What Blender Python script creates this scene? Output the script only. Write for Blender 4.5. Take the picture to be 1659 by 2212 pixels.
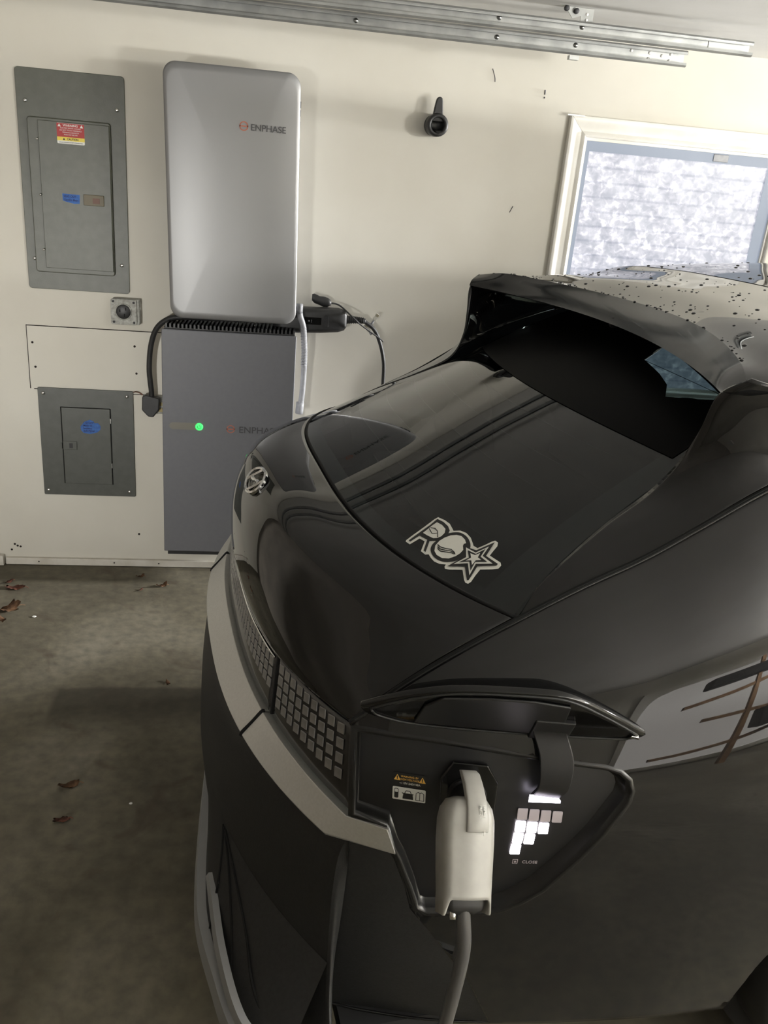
import bpy, bmesh, math, random
from mathutils import Vector, Matrix
import numpy as np
for o in list(bpy.data.objects): bpy.data.objects.remove(o)
scene = bpy.context.scene
COL = scene.collection
random.seed(7)

# ---------------------------------------------------------------- camera, world, lights, exposure
CAM_H = 1.8634
cam_d = bpy.data.cameras.new('camera')
cam_d.sensor_fit = 'VERTICAL'; cam_d.sensor_height = 36.0; cam_d.lens = 1849.44/2212*36.0
cam_d.clip_start = .02; cam_d.clip_end = 60
cam = bpy.data.objects.new('camera', cam_d); COL.objects.link(cam)
RIGHT = (0.98820951, -0.12846637, 0.08329683); DOWN = (0.02820717, -0.38197045, -0.92374398); FWD = (0.15048697, 0.91520215, -0.37384316)
cam.matrix_world = Matrix(((RIGHT[0], -DOWN[0], -FWD[0], 0), (RIGHT[1], -DOWN[1], -FWD[1], 0), (RIGHT[2], -DOWN[2], -FWD[2], CAM_H), (0, 0, 0, 1)))
scene.camera = cam
world = bpy.data.worlds.new('world'); scene.world = world; world.use_nodes = True
world.node_tree.nodes['Background'].inputs[0].default_value = (.55, .62, .75, 1)
world.node_tree.nodes['Background'].inputs[1].default_value = .25
vs = scene.view_settings
vs.view_transform = 'Standard'; vs.look = 'None'; vs.gamma = 1.0; vs.use_curve_mapping = False
vs.exposure = 0.14
def area(name, loc, target, sx, sy, power, col=(1, 1, 1)):
    d = bpy.data.lights.new(name, 'AREA'); d.shape = 'RECTANGLE'; d.size = sx; d.size_y = sy; d.energy = power; d.color = col
    o = bpy.data.objects.new(name, d); COL.objects.link(o); o.location = loc
    o.rotation_euler = (Vector(target)-Vector(loc)).to_track_quat('-Z', 'Y').to_euler()
    return o
# shop lamp on the far right of the garage, about 2 m up: throws the shadows on the wall to the left
LAMP1 = area('shop_lamp_light', (3.95, .45, 2.12), (.2, 3.8, 1.9), .34, .16, 62, (1, .985, .95))
# added low fill lamp near the opposite wall, its beam turned to the breaker panels
LAMP2 = area('wall_fill_light', (-1.8, -2.5, 1.0), (-.95, 3.8, .95), .3, .3, 7.2, (1, .985, .95)); LAMP2.data.spread = math.radians(38)
# fill light along the gap between car and wall, from an added window
LAMP3 = area('gap_fill_light', (6.16, 3.50, 1.55), (1.2, 3.4, .0), .45, .8, 330, (1, .99, .97)); LAMP3.data.spread = math.radians(80)
# added fill light facing up in the other bay, bounced off the ceiling
LAMP4 = area('bounce_fill_light', (4.3, -1.6, 1.05), (4.3, -1.6, 3), 1.2, .8, 830, (1, .985, .95))

# ---------------------------------------------------------------- helpers
def new_mat(name, base, rough=.5, metal=0., spec=.5, coat=0., coat_rough=.03, emit=None, emit_s=0., ior=1.5):
    m = bpy.data.materials.new(name); m.use_nodes = True
    b = m.node_tree.nodes['Principled BSDF']
    b.inputs['Base Color'].default_value = (*base, 1); b.inputs['Roughness'].default_value = rough
    b.inputs['Metallic'].default_value = metal; b.inputs['Specular IOR Level'].default_value = spec
    b.inputs['Coat Weight'].default_value = coat; b.inputs['Coat Roughness'].default_value = coat_rough
    b.inputs['IOR'].default_value = ior
    if emit: b.inputs['Emission Color'].default_value = (*emit, 1); b.inputs['Emission Strength'].default_value = emit_s
    return m
def nodes(m):
    nt = m.node_tree
    return nt, nt.nodes, nt.links, nt.nodes['Principled BSDF']
def vary(m, c1, c2, scale=6, detail=5, lo=.35, hi=.65, bump=0., bscale=60, coord='Object', bdist=.002):
    nt, N, L, b = nodes(m)
    tc = N.new('ShaderNodeTexCoord'); nz = N.new('ShaderNodeTexNoise'); rp = N.new('ShaderNodeValToRGB')
    nz.inputs['Scale'].default_value = scale; nz.inputs['Detail'].default_value = detail
    L.new(tc.outputs[coord], nz.inputs['Vector']); L.new(nz.outputs['Fac'], rp.inputs['Fac'])
    rp.color_ramp.elements[0].position = lo; rp.color_ramp.elements[0].color = (*c1, 1)
    rp.color_ramp.elements[1].position = hi; rp.color_ramp.elements[1].color = (*c2, 1)
    L.new(rp.outputs[0], b.inputs['Base Color'])
    if bump:
        n2 = N.new('ShaderNodeTexNoise'); n2.inputs['Scale'].default_value = bscale; n2.inputs['Detail'].default_value = 4
        L.new(tc.outputs[coord], n2.inputs['Vector'])
        bp = N.new('ShaderNodeBump'); bp.inputs['Strength'].default_value = bump; bp.inputs['Distance'].default_value = bdist
        L.new(n2.outputs['Fac'], bp.inputs['Height']); L.new(bp.outputs[0], b.inputs['Normal'])
    return rp
def tag(o, label=None, cat=None, group=None, kind=None):
    if label: o['label'] = label
    if cat: o['category'] = cat
    if group: o['group'] = group
    if kind: o['kind'] = kind
    return o
def empty(name, loc=(0, 0, 0), rz=0., label=None, cat=None, group=None):
    o = bpy.data.objects.new(name, None); COL.objects.link(o); o.location = loc; o.rotation_euler = (0, 0, rz)
    o.empty_display_size = .05
    return tag(o, label, cat, group)
def obj(name, bm, mat, parent=None, smooth=False, bevel=0., seg=2):
    if isinstance(bm, bmesh.types.BMesh):
        me = bpy.data.meshes.new(name); bm.to_mesh(me); bm.free()
    else: me = bm
    if smooth:
        for p in me.polygons: p.use_smooth = True
    if mat is not None and not me.materials: me.materials.append(mat)
    o = bpy.data.objects.new(name, me); COL.objects.link(o)
    if parent is not None: o.parent = parent
    if bevel:
        md = o.modifiers.new('bevel', 'BEVEL'); md.width = bevel; md.segments = seg; md.limit_method = 'ANGLE'; md.angle_limit = math.radians(40)
        for p in me.polygons: p.use_smooth = True
        md.harden_normals = True
    return o
def add_box(bm, x0, x1, y0, y1, z0, z1, M=None):
    vs_ = [bm.verts.new(((x0, x1)[i & 1], (y0, y1)[i >> 1 & 1], (z0, z1)[i >> 2])) for i in range(8)]
    for f in ((0, 2, 3, 1), (4, 5, 7, 6), (0, 1, 5, 4), (2, 6, 7, 3), (0, 4, 6, 2), (1, 3, 7, 5)): bm.faces.new([vs_[i] for i in f])
    if M is not None:
        for v in vs_: v.co = M @ v.co
    return vs_
def box(name, x0, x1, y0, y1, z0, z1, mat, parent=None, bevel=0., M=None, seg=2):
    bm = bmesh.new(); add_box(bm, x0, x1, y0, y1, z0, z1, M); return obj(name, bm, mat, parent, bevel=bevel, seg=seg)
def extrude_poly(name, pts, depth, mat, parent=None, bevel=0., to=None, smooth=False, seg=2):
    """pts: 2D polygon, extruded from 0 to depth along local w; to(u,v,w)->3D"""
    bm = bmesh.new()
    if to is None: to = lambda a, b, w: (a, b, w)
    A = [bm.verts.new(to(a, b, 0)) for a, b in pts]; B = [bm.verts.new(to(a, b, depth)) for a, b in pts]
    n = len(pts)
    bm.faces.new(A[::-1]); bm.faces.new(B)
    for i in range(n): bm.faces.new((A[i], A[(i+1) % n], B[(i+1) % n], B[i]))
    bmesh.ops.recalc_face_normals(bm, faces=bm.faces)
    return obj(name, bm, mat, parent, bevel=bevel, smooth=smooth, seg=seg)
def rrect(x0, x1, y0, y1, r, n=6):
    out = []
    for cx_, cy_, a0 in ((x1-r, y1-r, 0), (x0+r, y1-r, 90), (x0+r, y0+r, 180), (x1-r, y0+r, 270)):
        for i in range(n+1):
            a = math.radians(a0+90*i/n); out.append((cx_+r*math.cos(a), cy_+r*math.sin(a)))
    return out
def circle(cx_, cy_, r, n=24): return [(cx_+r*math.cos(2*math.pi*i/n), cy_+r*math.sin(2*math.pi*i/n)) for i in range(n)]
def catmull(pts, n, closed=False):
    pts = [Vector(p) for p in pts]; m = len(pts); out = []
    if m == 2: return [pts[0].lerp(pts[1], i/(n-1)) for i in range(n)]
    segs = m if closed else m-1
    for i in range(n):
        t = i/(n if closed else n-1)*segs; k = min(int(t), segs-1); f = t-k
        if closed: p0, p1, p2, p3 = (pts[(k+j-1) % m] for j in range(4))
        else:
            p1, p2 = pts[k], pts[k+1]
            p0 = pts[k-1] if k > 0 else 2*p1-p2
            p3 = pts[k+2] if k+2 < m else 2*p2-p1
        out.append(.5*((2*p1)+(-p0+p2)*f+(2*p0-5*p1+4*p2-p3)*f*f+(-p0+3*p1-3*p2+p3)*f**3))
    return out
def tube_bm(pts, r, n=60, sides=10, bm=None, smooth_path=True):
    bm = bm or bmesh.new()
    P = catmull(pts, n) if smooth_path else [Vector(p) for p in pts]
    rings = []
    up = Vector((0, 0, 1)); prev = None
    for i, p in enumerate(P):
        t = (P[min(i+1, len(P)-1)]-P[max(i-1, 0)]).normalized()
        a = t.cross(up if abs(t.z) < .95 else Vector((1, 0, 0))) if prev is None else prev-t*prev.dot(t)
        a.normalize(); prev = a; b = t.cross(a)
        rr = r(i/(len(P)-1)) if callable(r) else r
        rings.append([bm.verts.new(p+(a*math.cos(2*math.pi*k/sides)+b*math.sin(2*math.pi*k/sides))*rr) for k in range(sides)])
    for A, B in zip(rings, rings[1:]):
        for k in range(sides): bm.faces.new((A[k], A[(k+1) % sides], B[(k+1) % sides], B[k]))
    bm.faces.new(rings[0][::-1]); bm.faces.new(rings[-1])
    bmesh.ops.recalc_face_normals(bm, faces=bm.faces)
    return bm
def tube(name, pts, r, mat, parent=None, n=60, sides=10, smooth_path=True):
    return obj(name, tube_bm(pts, r, n, sides, None, smooth_path), mat, parent, smooth=True)
def lathe(name, prof, mat, parent=None, loc=(0, 0, 0), axis='Y', n=28):
    """prof: (radius, height) pairs, revolved about axis through loc (height to -Y for 'Y')"""
    bm = bmesh.new(); rings = []
    for r, h in prof:
        ring = []
        for k in range(n):
            a = 2*math.pi*k/n; c, s = r*math.cos(a), r*math.sin(a)
            p = (c, -h, s) if axis == 'Y' else ((h, c, s) if axis == 'X' else (c, s, h))
            ring.append(bm.verts.new((p[0]+loc[0], p[1]+loc[1], p[2]+loc[2])))
        rings.append(ring)
    for A, B in zip(rings, rings[1:]):
        for k in range(n): bm.faces.new((A[k], A[(k+1) % n], B[(k+1) % n], B[k]))
    bm.faces.new(rings[0][::-1]); bm.faces.new(rings[-1])
    bmesh.ops.recalc_face_normals(bm, faces=bm.faces)
    return obj(name, bm, mat, parent, smooth=True, bevel=0)
def text(name, body, size, mat, parent, place, extrude=.0004, align='LEFT', bold=0.):
    """place: 4x4 matrix mapping text plane (x right, y up, z out) to parent space"""
    cu = bpy.data.curves.new(name, 'FONT'); cu.body = body; cu.size = size; cu.extrude = extrude; cu.align_x = align; cu.offset = bold
    t = bpy.data.objects.new(name, cu); COL.objects.link(t)
    dg = bpy.context.evaluated_depsgraph_get(); me = bpy.data.meshes.new_from_object(t.evaluated_get(dg))
    bpy.data.objects.remove(t); me.transform(place); me.name = name
    if me.materials: me.materials.clear()
    return obj(name, me, mat, parent)
def wallM(x, y, z, sx=1.): return Matrix(((sx, 0, 0, x), (0, 0, -1, y), (0, 1, 0, z), (0, 0, 0, 1)))   # text plane facing -y

# ---------------------------------------------------------------- materials
M_wall = new_mat('painted_drywall', (.62, .575, .475), .75)
vary(M_wall, (.57, .545, .475), (.655, .635, .57), 1.6, 8, .3, .7, bump=.05, bscale=45)
M_ceil = new_mat('ceiling_paint', (.62, .59, .53), .85); vary(M_ceil, (.55, .54, .51), (.65, .64, .61), 2.2, 6, .3, .7, bump=.35, bscale=18)
M_base = new_mat('baseboard_paint', (.60, .57, .50), .55); vary(M_base, (.50, .47, .40), (.64, .61, .55), 9, 5)
M_trim = new_mat('window_trim_paint', (.74, .73, .68), .42); vary(M_trim, (.68, .66, .6), (.77, .76, .72), 7, 5)
M_floor = new_mat('stained_concrete', (.2, .17, .13), .7)
def floor_mat(m):
    nt, N, L, b = nodes(m)
    tc = N.new('ShaderNodeTexCoord')
    def noise(s, d, w=0.):
        n = N.new('ShaderNodeTexNoise'); n.inputs['Scale'].default_value = s; n.inputs['Detail'].default_value = d; n.inputs['Distortion'].default_value = w
        L.new(tc.outputs['Object'], n.inputs['Vector']); return n
    a = noise(1.3, 8, .6); r1 = N.new('ShaderNodeValToRGB'); L.new(a.outputs['Fac'], r1.inputs[0])
    e = r1.color_ramp.elements; e[0].position = .3; e[0].color = (.072, .063, .042, 1); e[1].position = .72; e[1].color = (.22, .205, .162, 1)
    x = e.new(.52); x.color = (.135, .122, .088, 1)
    c = noise(24, 7); r2 = N.new('ShaderNodeValToRGB'); L.new(c.outputs['Fac'], r2.inputs[0])
    r2.color_ramp.elements[0].position = .3; r2.color_ramp.elements[0].color = (.6, .6, .6, 1); r2.color_ramp.elements[1].position = .7; r2.color_ramp.elements[1].color = (1.15, 1.12, 1.08, 1)
    mx = N.new('ShaderNodeMix'); mx.data_type = 'RGBA'; mx.blend_type = 'MULTIPLY'; mx.inputs[0].default_value = .8
    L.new(r1.outputs[0], mx.inputs[6]); L.new(r2.outputs[0], mx.inputs[7])
    # rusty / oily blotches
    d = noise(4.5, 5, 1.2); r3 = N.new('ShaderNodeValToRGB'); L.new(d.outputs['Fac'], r3.inputs[0])
    r3.color_ramp.elements[0].position = .58; r3.color_ramp.elements[0].color = (0, 0, 0, 1); r3.color_ramp.elements[1].position = .74; r3.color_ramp.elements[1].color = (.75, .75, .75, 1)
    m2 = N.new('ShaderNodeMix'); m2.data_type = 'RGBA'; L.new(r3.outputs[0], m2.inputs[0]); L.new(mx.outputs[2], m2.inputs[6]); m2.inputs[7].default_value = (.055, .039, .025, 1)
    # shadow beside the bumper, painted into the slab colour as a darker strip
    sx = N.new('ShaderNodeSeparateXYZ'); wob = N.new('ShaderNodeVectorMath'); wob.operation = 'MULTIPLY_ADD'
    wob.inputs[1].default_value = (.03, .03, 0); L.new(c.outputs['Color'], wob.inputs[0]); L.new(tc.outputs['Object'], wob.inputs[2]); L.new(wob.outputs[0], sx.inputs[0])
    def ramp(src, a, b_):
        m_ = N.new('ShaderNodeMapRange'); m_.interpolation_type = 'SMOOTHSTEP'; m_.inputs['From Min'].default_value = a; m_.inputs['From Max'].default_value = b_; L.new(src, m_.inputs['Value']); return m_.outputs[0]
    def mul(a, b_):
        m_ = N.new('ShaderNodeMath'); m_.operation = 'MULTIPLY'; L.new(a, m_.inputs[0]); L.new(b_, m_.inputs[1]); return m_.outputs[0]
    shadow_strip = mul(mul(ramp(sx.outputs['X'], -.685, -.66), ramp(sx.outputs['Y'], 2.80, 2.775)), mul(ramp(sx.outputs['Y'], 2.50, 2.66), ramp(sx.outputs['X'], .35, .1)))
    sc_ = N.new('ShaderNodeMath'); sc_.operation = 'MULTIPLY'; sc_.inputs[1].default_value = .62; L.new(shadow_strip, sc_.inputs[0])
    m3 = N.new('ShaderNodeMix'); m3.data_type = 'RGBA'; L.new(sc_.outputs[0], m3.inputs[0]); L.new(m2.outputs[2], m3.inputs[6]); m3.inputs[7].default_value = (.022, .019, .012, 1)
    L.new(m3.outputs[2], b.inputs['Base Color'])
    bp = N.new('ShaderNodeBump'); bp.inputs['Strength'].default_value = .4; bp.inputs['Distance'].default_value = .004
    L.new(c.outputs['Fac'], bp.inputs['Height']); L.new(bp.outputs[0], b.inputs['Normal'])
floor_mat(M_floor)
M_panelg = new_mat('grey_green_enamel', (.205, .225, .18), .42); vary(M_panelg, (.076, .080, .061), (.088, .092, .072), 30, 4, bump=.1, bscale=200)
M_paneld = new_mat('dark_grey_enamel', (.085, .09, .078), .42); vary(M_paneld, (.066, .07, .06), (.076, .08, .07), 30, 4, bump=.1, bscale=200)
M_screw = new_mat('screw_steel', (.7, .7, .68), .25, 1.)
M_silver = new_mat('brushed_silver_cover', (.25, .25, .25), .40, .45)
def brushed(m):
    nt, N, L, b = nodes(m)
    tc = N.new('ShaderNodeTexCoord'); mp = N.new('ShaderNodeMapping'); mp.inputs['Scale'].default_value = (700, 700, 2)
    nz = N.new('ShaderNodeTexNoise'); nz.inputs['Scale'].default_value = 1.0; nz.inputs['Detail'].default_value = 3
    L.new(tc.outputs['Object'], mp.inputs[0]); L.new(mp.outputs[0], nz.inputs['Vector'])
    bp = N.new('ShaderNodeBump'); bp.inputs['Strength'].default_value = .12; bp.inputs['Distance'].default_value = .0006
    L.new(nz.outputs['Fac'], bp.inputs['Height']); L.new(bp.outputs[0], b.inputs['Normal'])
brushed(M_silver)
M_bat = new_mat('battery_grey_coat', (.245, .25, .27), .5, .15); vary(M_bat, (.138, .141, .153), (.144, .147, .159), 60, 3, bump=.06, bscale=500)
M_batedge = new_mat('battery_side_aluminium', (.5, .5, .52), .4, .5)
M_blackp = new_mat('black_plastic', (.014, .014, .014), .45); vary(M_blackp, (.012, .012, .012), (.018, .018, .018), 40, 3)
M_rubber = new_mat('black_rubber', (.016, .016, .016), .55); vary(M_rubber, (.013, .013, .013), (.02, .02, .02), 50, 3)
M_conduit = new_mat('grey_conduit', (.36, .37, .39), .45); vary(M_conduit, (.22, .225, .24), (.27, .275, .29), 60, 3)
M_orange = new_mat('orange_print', (.42, .13, .08), .6)
M_dkprint = new_mat('dark_grey_print', (.055, .055, .058), .6)
M_red = new_mat('red_print', (.36, .02, .02), .5); M_yel = new_mat('yellow_print', (.72, .58, .07), .5); M_white = new_mat('white_print', (.72, .72, .68), .5)
M_amber = new_mat('amber_print', (.75, .42, .08), .5)
M_black = new_mat('black_print', (.01, .01, .01), .5)
M_tape = new_mat('blue_tape', (.035, .115, .36), .7); vary(M_tape, (.03, .10, .33), (.045, .14, .42), 90, 3)
M_ink = new_mat('blue_ink', (.012, .03, .14), .6)
M_latch = new_mat('latch_brown_plastic', (.115, .095, .055), .5); M_latch2 = new_mat('latch_inset', (.11, .045, .025), .5)
M_boxg = new_mat('weathered_box_grey', (.33, .33, .30), .6); vary(M_boxg, (.24, .24, .21), (.42, .42, .39), 70, 5)
M_galv = new_mat('galvanised_steel', (.40, .41, .40), .38, .75); vary(M_galv, (.33, .34, .335), (.46, .47, .46), 14, 6, bump=.05, bscale=80)
M_lit = new_mat('green_power_button', (.02, .3, .06), .4, emit=(.06, .95, .16), emit_s=1.25)
M_mirrorp = new_mat('glossy_indicator_lens', (.36, .35, .31), .06, .4)
M_brass = new_mat('socket_brass', (.22, .18, .09), .45, .6)
M_clear = new_mat('clear_plastic', (.75, .74, .68), .12); nodes(M_clear)[3].inputs['Transmission Weight'].default_value = .55
M_leaf = new_mat('dry_leaf', (.17, .085, .04), .8); vary(M_leaf, (.10, .05, .025), (.24, .13, .065), 40, 4)
M_leaf2 = new_mat('reddish_dry_leaf', (.13, .045, .03), .8); vary(M_leaf2, (.08, .03, .02), (.19, .07, .04), 40, 4)
M_chip = new_mat('white_flake', (.72, .72, .68), .6)
M_hole = new_mat('dark_hole', (.02, .015, .012), .9)
# car
M_paint = new_mat('black_car_paint', (.0085, .0085, .0088), .32, 0, .0, coat=1., coat_rough=.012)
M_hatchp = M_paint
M_gloss = new_mat('gloss_black_plastic', (.006, .006, .006), .06, 0, .5)
M_satin = new_mat('satin_black_plastic', (.011, .011, .012), .38)
M_spoilrefl = new_mat('painted_spoiler_reflection', (.004, .004, .004), .5, 0, .04)  # stands in for the spoiler's dark reflection in the glass
M_matte = new_mat('textured_black_bumper', (.012, .012, .012), .55); vary(M_matte, (.010, .010, .010), (.015, .015, .015), 120, 3, bump=.2, bscale=400)
M_bar = new_mat('satin_silver_garnish', (.44, .435, .42), .42, .55); vary(M_bar, (.56, .555, .53), (.60, .595, .57), 200, 2)
M_skid = new_mat('silver_skid_trim', (.33, .335, .34), .45, .4)
M_lens = new_mat('smoked_lamp_lens', (.02, .019, .019), .14, coat=.6, coat_rough=.03)
M_pixel = new_mat('unlit_lamp_pixel', (.16, .155, .15), .3, .1, coat=.5); vary(M_pixel, (.18, .174, .168), (.25, .24, .232), 30, 3)
M_chrome = new_mat('chrome', (.78, .78, .77), .07, 1.)
M_rimp = new_mat('port_rim_plastic', (.008, .008, .008), .27)
M_seam = new_mat('shut_line_gap', (.002, .002, .002), .9)
M_refl = new_mat('red_reflector', (.42, .07, .045), .25)
M_tyre = new_mat('tyre_rubber', (.012, .012, .012), .75); M_rim = new_mat('alloy_wheel', (.30, .30, .31), .3, .9)
M_trimc = new_mat('cabin_black_trim', (.009, .009, .010), .8)
M_handle = new_mat('off_white_plug_shell', (.31, .303, .28), .38); vary(M_handle, (.295, .288, .266), (.325, .318, .294), 40, 3)
M_cablegrey = new_mat('charging_cable_sheath', (.075, .073, .072), .35)
M_portlit = new_mat('charge_indicator_lit', (.9, .88, .9), .4, emit=(1, .90, .97), emit_s=9.0)
M_portdim = new_mat('charge_indicator_unlit', (.42, .38, .40), .4)
M_courtesy = new_mat('port_courtesy_light', (.9, .88, .95), .4, emit=(.92, .86, 1), emit_s=4.5)
M_vinyl = new_mat('white_vinyl', (.74, .74, .69), .45); M_vinylk = new_mat('black_vinyl', (.012, .012, .012), .4)
M_drop = new_mat('water_drop', (.02, .02, .02), .03)
M_glass = bpy.data.materials.new('tinted_glass'); M_glass.use_nodes = True
def glass_mat(m, tint, ior=1.5):
    nt = m.node_tree; N, L = nt.nodes, nt.links
    N.remove(N['Principled BSDF']); out = N['Material Output']
    tr = N.new('ShaderNodeBsdfTransparent'); tr.inputs[0].default_value = (*tint, 1)
    gl = N.new('ShaderNodeBsdfGlossy'); gl.inputs['Roughness'].default_value = .012; gl.inputs[0].default_value = (.95, .95, .95, 1)
    fr = N.new('ShaderNodeFresnel'); ge = N.new('ShaderNodeNewGeometry'); mr = N.new('ShaderNodeMapRange')
    mr.inputs['To Min'].default_value = ior; mr.inputs['To Max'].default_value = 1/ior      # thin sheet: same on both sides
    L.new(ge.outputs['Backfacing'], mr.inputs['Value']); L.new(mr.outputs[0], fr.inputs[0])
    mx = N.new('ShaderNodeMixShader'); L.new(fr.outputs[0], mx.inputs[0]); L.new(tr.outputs[0], mx.inputs[1]); L.new(gl.outputs[0], mx.inputs[2])
    L.new(mx.outputs[0], out.inputs[0])
glass_mat(M_glass, (.30, .36, .37), 1.55)
M_wood = new_mat('shelf_lumber', (.36, .20, .10), .6); vary(M_wood, (.28, .15, .07), (.42, .25, .13), 8, 6)
M_dark = new_mat('dark_storage_fabric', (.02, .018, .018), .8)
M_sheet = new_mat('pale_door_panel', (.72, .71, .68), .7)
M_doorg = new_mat('garage_door_brown', (.16, .14, .115), .6); vary(M_doorg, (.13, .115, .095), (.19, .165, .135), 3, 5)
M_lampw = new_mat('lamp_housing', (.6, .6, .6), .5)

# ---------------------------------------------------------------- room shell
WY = 3.797; CEIL = 2.41
X0, X1, Y0 = -2.0, 6.2, -3.6
def structure(o): o['kind'] = 'structure'; return o
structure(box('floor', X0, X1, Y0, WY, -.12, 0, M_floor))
structure(box('ceiling', X0, X1, Y0, WY, CEIL, CEIL+.12, M_ceil))
WINX0, WINX1, WINZ0, WINZ1 = 1.335, 2.262, .98, 2.045     # window opening in the panelled wall
bm = bmesh.new()
add_box(bm, X0, WINX0, WY, WY+.14, 0, CEIL); add_box(bm, WINX1, X1, WY, WY+.14, 0, CEIL)
add_box(bm, WINX0, WINX1, WY, WY+.14, 0, WINZ0); add_box(bm, WINX0, WINX1, WY, WY+.14, WINZ1, CEIL)
wall_far = structure(obj('wall_far', bm, M_wall))
structure(box('wall_left', X0-.14, X0, Y0, WY, 0, CEIL, M_doorg))
structure(box('wall_right', X1, X1+.14, Y0, WY, 0, CEIL, M_wall))
structure(box('wall_near', X0, X1, Y0-.14, Y0, 0, CEIL, M_wall))
bb = structure(box('baseboard_far', -1.132, 1.2, WY-.016, WY, .002, .036, M_base, bevel=.003))
for x in (-.985, -.645, -.44):
    lathe('nail_hole', [(.0035, 0), (.0035, .0012)], M_hole, bb, (x, WY-.0162, .02), n=10)
structure(box('baseboard_left', -1.30, -1.138, WY-.03, WY, .002, .05, M_base, bevel=.003))

# window with casing, frosted bubble-wrap pane
M_pane = bpy.data.materials.new('bubble_wrapped_pane'); M_pane.use_nodes = True
def pane_mat(m):
    nt, N, L, b = nodes(m)
    tc = N.new('ShaderNodeTexCoord')
    mp = N.new('ShaderNodeMapping'); mp.inputs['Scale'].default_value = (1, 1, 1.15); L.new(tc.outputs['Object'], mp.inputs[0])
    nz = N.new('ShaderNodeTexNoise'); nz.inputs['Scale'].default_value = 34; nz.inputs['Detail'].default_value = 4; nz.inputs['Distortion'].default_value = .5
    L.new(mp.outputs[0], nz.inputs['Vector'])
    vo = N.new('ShaderNodeTexVoronoi'); vo.distance = 'CHEBYCHEV'; vo.inputs['Scale'].default_value = 21; vo.inputs['Randomness'].default_value = .75; L.new(mp.outputs[0], vo.inputs['Vector'])
    bw = N.new('ShaderNodeRGBToBW'); L.new(vo.outputs['Color'], bw.inputs[0])
    ad = N.new('ShaderNodeMath'); ad.operation = 'MULTIPLY_ADD'; ad.inputs[1].default_value = .16; L.new(bw.outputs[0], ad.inputs[0]); L.new(nz.outputs['Fac'], ad.inputs[2])
    r = N.new('ShaderNodeValToRGB'); L.new(ad.outputs[0], r.inputs[0])
    e = r.color_ramp.elements; e[0].position = .42; e[0].color = (.50, .52, .60, 1); e[1].position = .80; e[1].color = (1.25, 1.24, 1.30, 1)
    x = e.new(.62); x.color = (.70, .70, .78, 1)
    # horizontal folds of the sheet
    wv = N.new('ShaderNodeTexWave'); wv.bands_direction = 'Z'; wv.inputs['Scale'].default_value = 5.2; wv.inputs['Distortion'].default_value = .35; wv.inputs['Detail'].default_value = 2; wv.inputs['Detail Scale'].default_value = 6
    L.new(tc.outputs['Object'], wv.inputs['Vector'])
    r3 = N.new('ShaderNodeValToRGB'); L.new(wv.outputs['Fac'], r3.inputs[0]); r3.color_ramp.elements[0].position = .01; r3.color_ramp.elements[0].color = (.72, .74, .79, 1); r3.color_ramp.elements[1].position = .10; r3.color_ramp.elements[1].color = (1, 1, 1, 1)
    m2 = N.new('ShaderNodeMix'); m2.data_type = 'RGBA'; m2.blend_type = 'MULTIPLY'; m2.inputs[0].default_value = .8
    L.new(r.outputs[0], m2.inputs[6]); L.new(r3.outputs[0], m2.inputs[7])
    b.inputs['Base Color'].default_value = (.04, .04, .045, 1); b.inputs['Roughness'].default_value = .4
    L.new(m2.outputs[2], b.inputs['Emission Color']); b.inputs['Emission Strength'].default_value = .86
pane_mat(M_pane)
M_paneedge = bpy.data.materials.new('overlapped_sheet_edge'); M_paneedge.use_nodes = True
nt, N, L, b = nodes(M_paneedge)
b.inputs['Base Color'].default_value = (.05, .055, .065, 1); b.inputs['Emission Color'].default_value = (.245, .285, .355, 1); b.inputs['Emission Strength'].default_value = 1.0
win = empty('window_1', (0, WY, 0)); structure(win)
WX0, WX1, WZ0, WZ1 = WINX0, WINX1, WINZ0, WINZ1
def casing(name, prof_pts, horizontal, a0, a1, base, sgn, mitre):
    """moulded casing: profile (offset from opening, projection), extruded along the side with mitred ends"""
    bm = bmesh.new(); rows = []
    for end, a in ((0, a0), (1, a1)):
        row = []
        for off, pr in prof_pts:
            m_ = off*(-1 if end == 0 else 1)
            if horizontal: row.append(bm.verts.new((a+m_, -pr, base+sgn*off)))
            else: row.append(bm.verts.new((base+sgn*off, -pr, a+m_)))
        rows.append(row)
    n = len(prof_pts)
    for i in range(n-1): bm.faces.new((rows[0][i], rows[0][i+1], rows[1][i+1], rows[1][i]))
    bm.faces.new(rows[0]); bm.faces.new(rows[1][::-1])
    bmesh.ops.recalc_face_normals(bm, faces=bm.faces)
    return obj(name, bm, M_trim, win, bevel=.0015)
PROF = [(0, 0), (0, .016), (.006, .019), (.016, .016), (.022, .012), (.05, .016), (.058, .022), (.07, .026), (.078, .024), (.08, 0)]
casing('casing', PROF, True, WX0, WX1, WZ1, 1, True)
casing('casing', PROF, False, WZ0, WZ1, WX0, -1, True)
casing('casing', PROF, False, WZ0, WZ1, WX1, 1, True)
casing('casing', PROF, True, WX0, WX1, WZ0, -1, True)
for nm, a in (('jamb', (WX0, WX0+.012, .0, .10, WZ0, WZ1)), ('jamb', (WX1-.012, WX1, .0, .10, WZ0, WZ1)), ('jamb', (WX0+.012, WX1-.012, .0, .10, WZ1-.012, WZ1)), ('jamb', (WX0+.012, WX1-.012, .0, .10, WZ0, WZ0+.012))):
    box(nm, *a, M_trim, win)
bm = bmesh.new()   # plastic sheet, slightly rippled
GX, GZ = 40, 40; ax0, ax1, az0, az1 = WX0+.012, WX1-.012, WZ0+.012, WZ1-.012
g = [[bm.verts.new((ax0+(ax1-ax0)*i/GX, .020+.003*math.sin(i*.9+j*.35)*math.sin(j*.8), az0+(az1-az0)*j/GZ)) for i in range(GX+1)] for j in range(GZ+1)]
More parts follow.
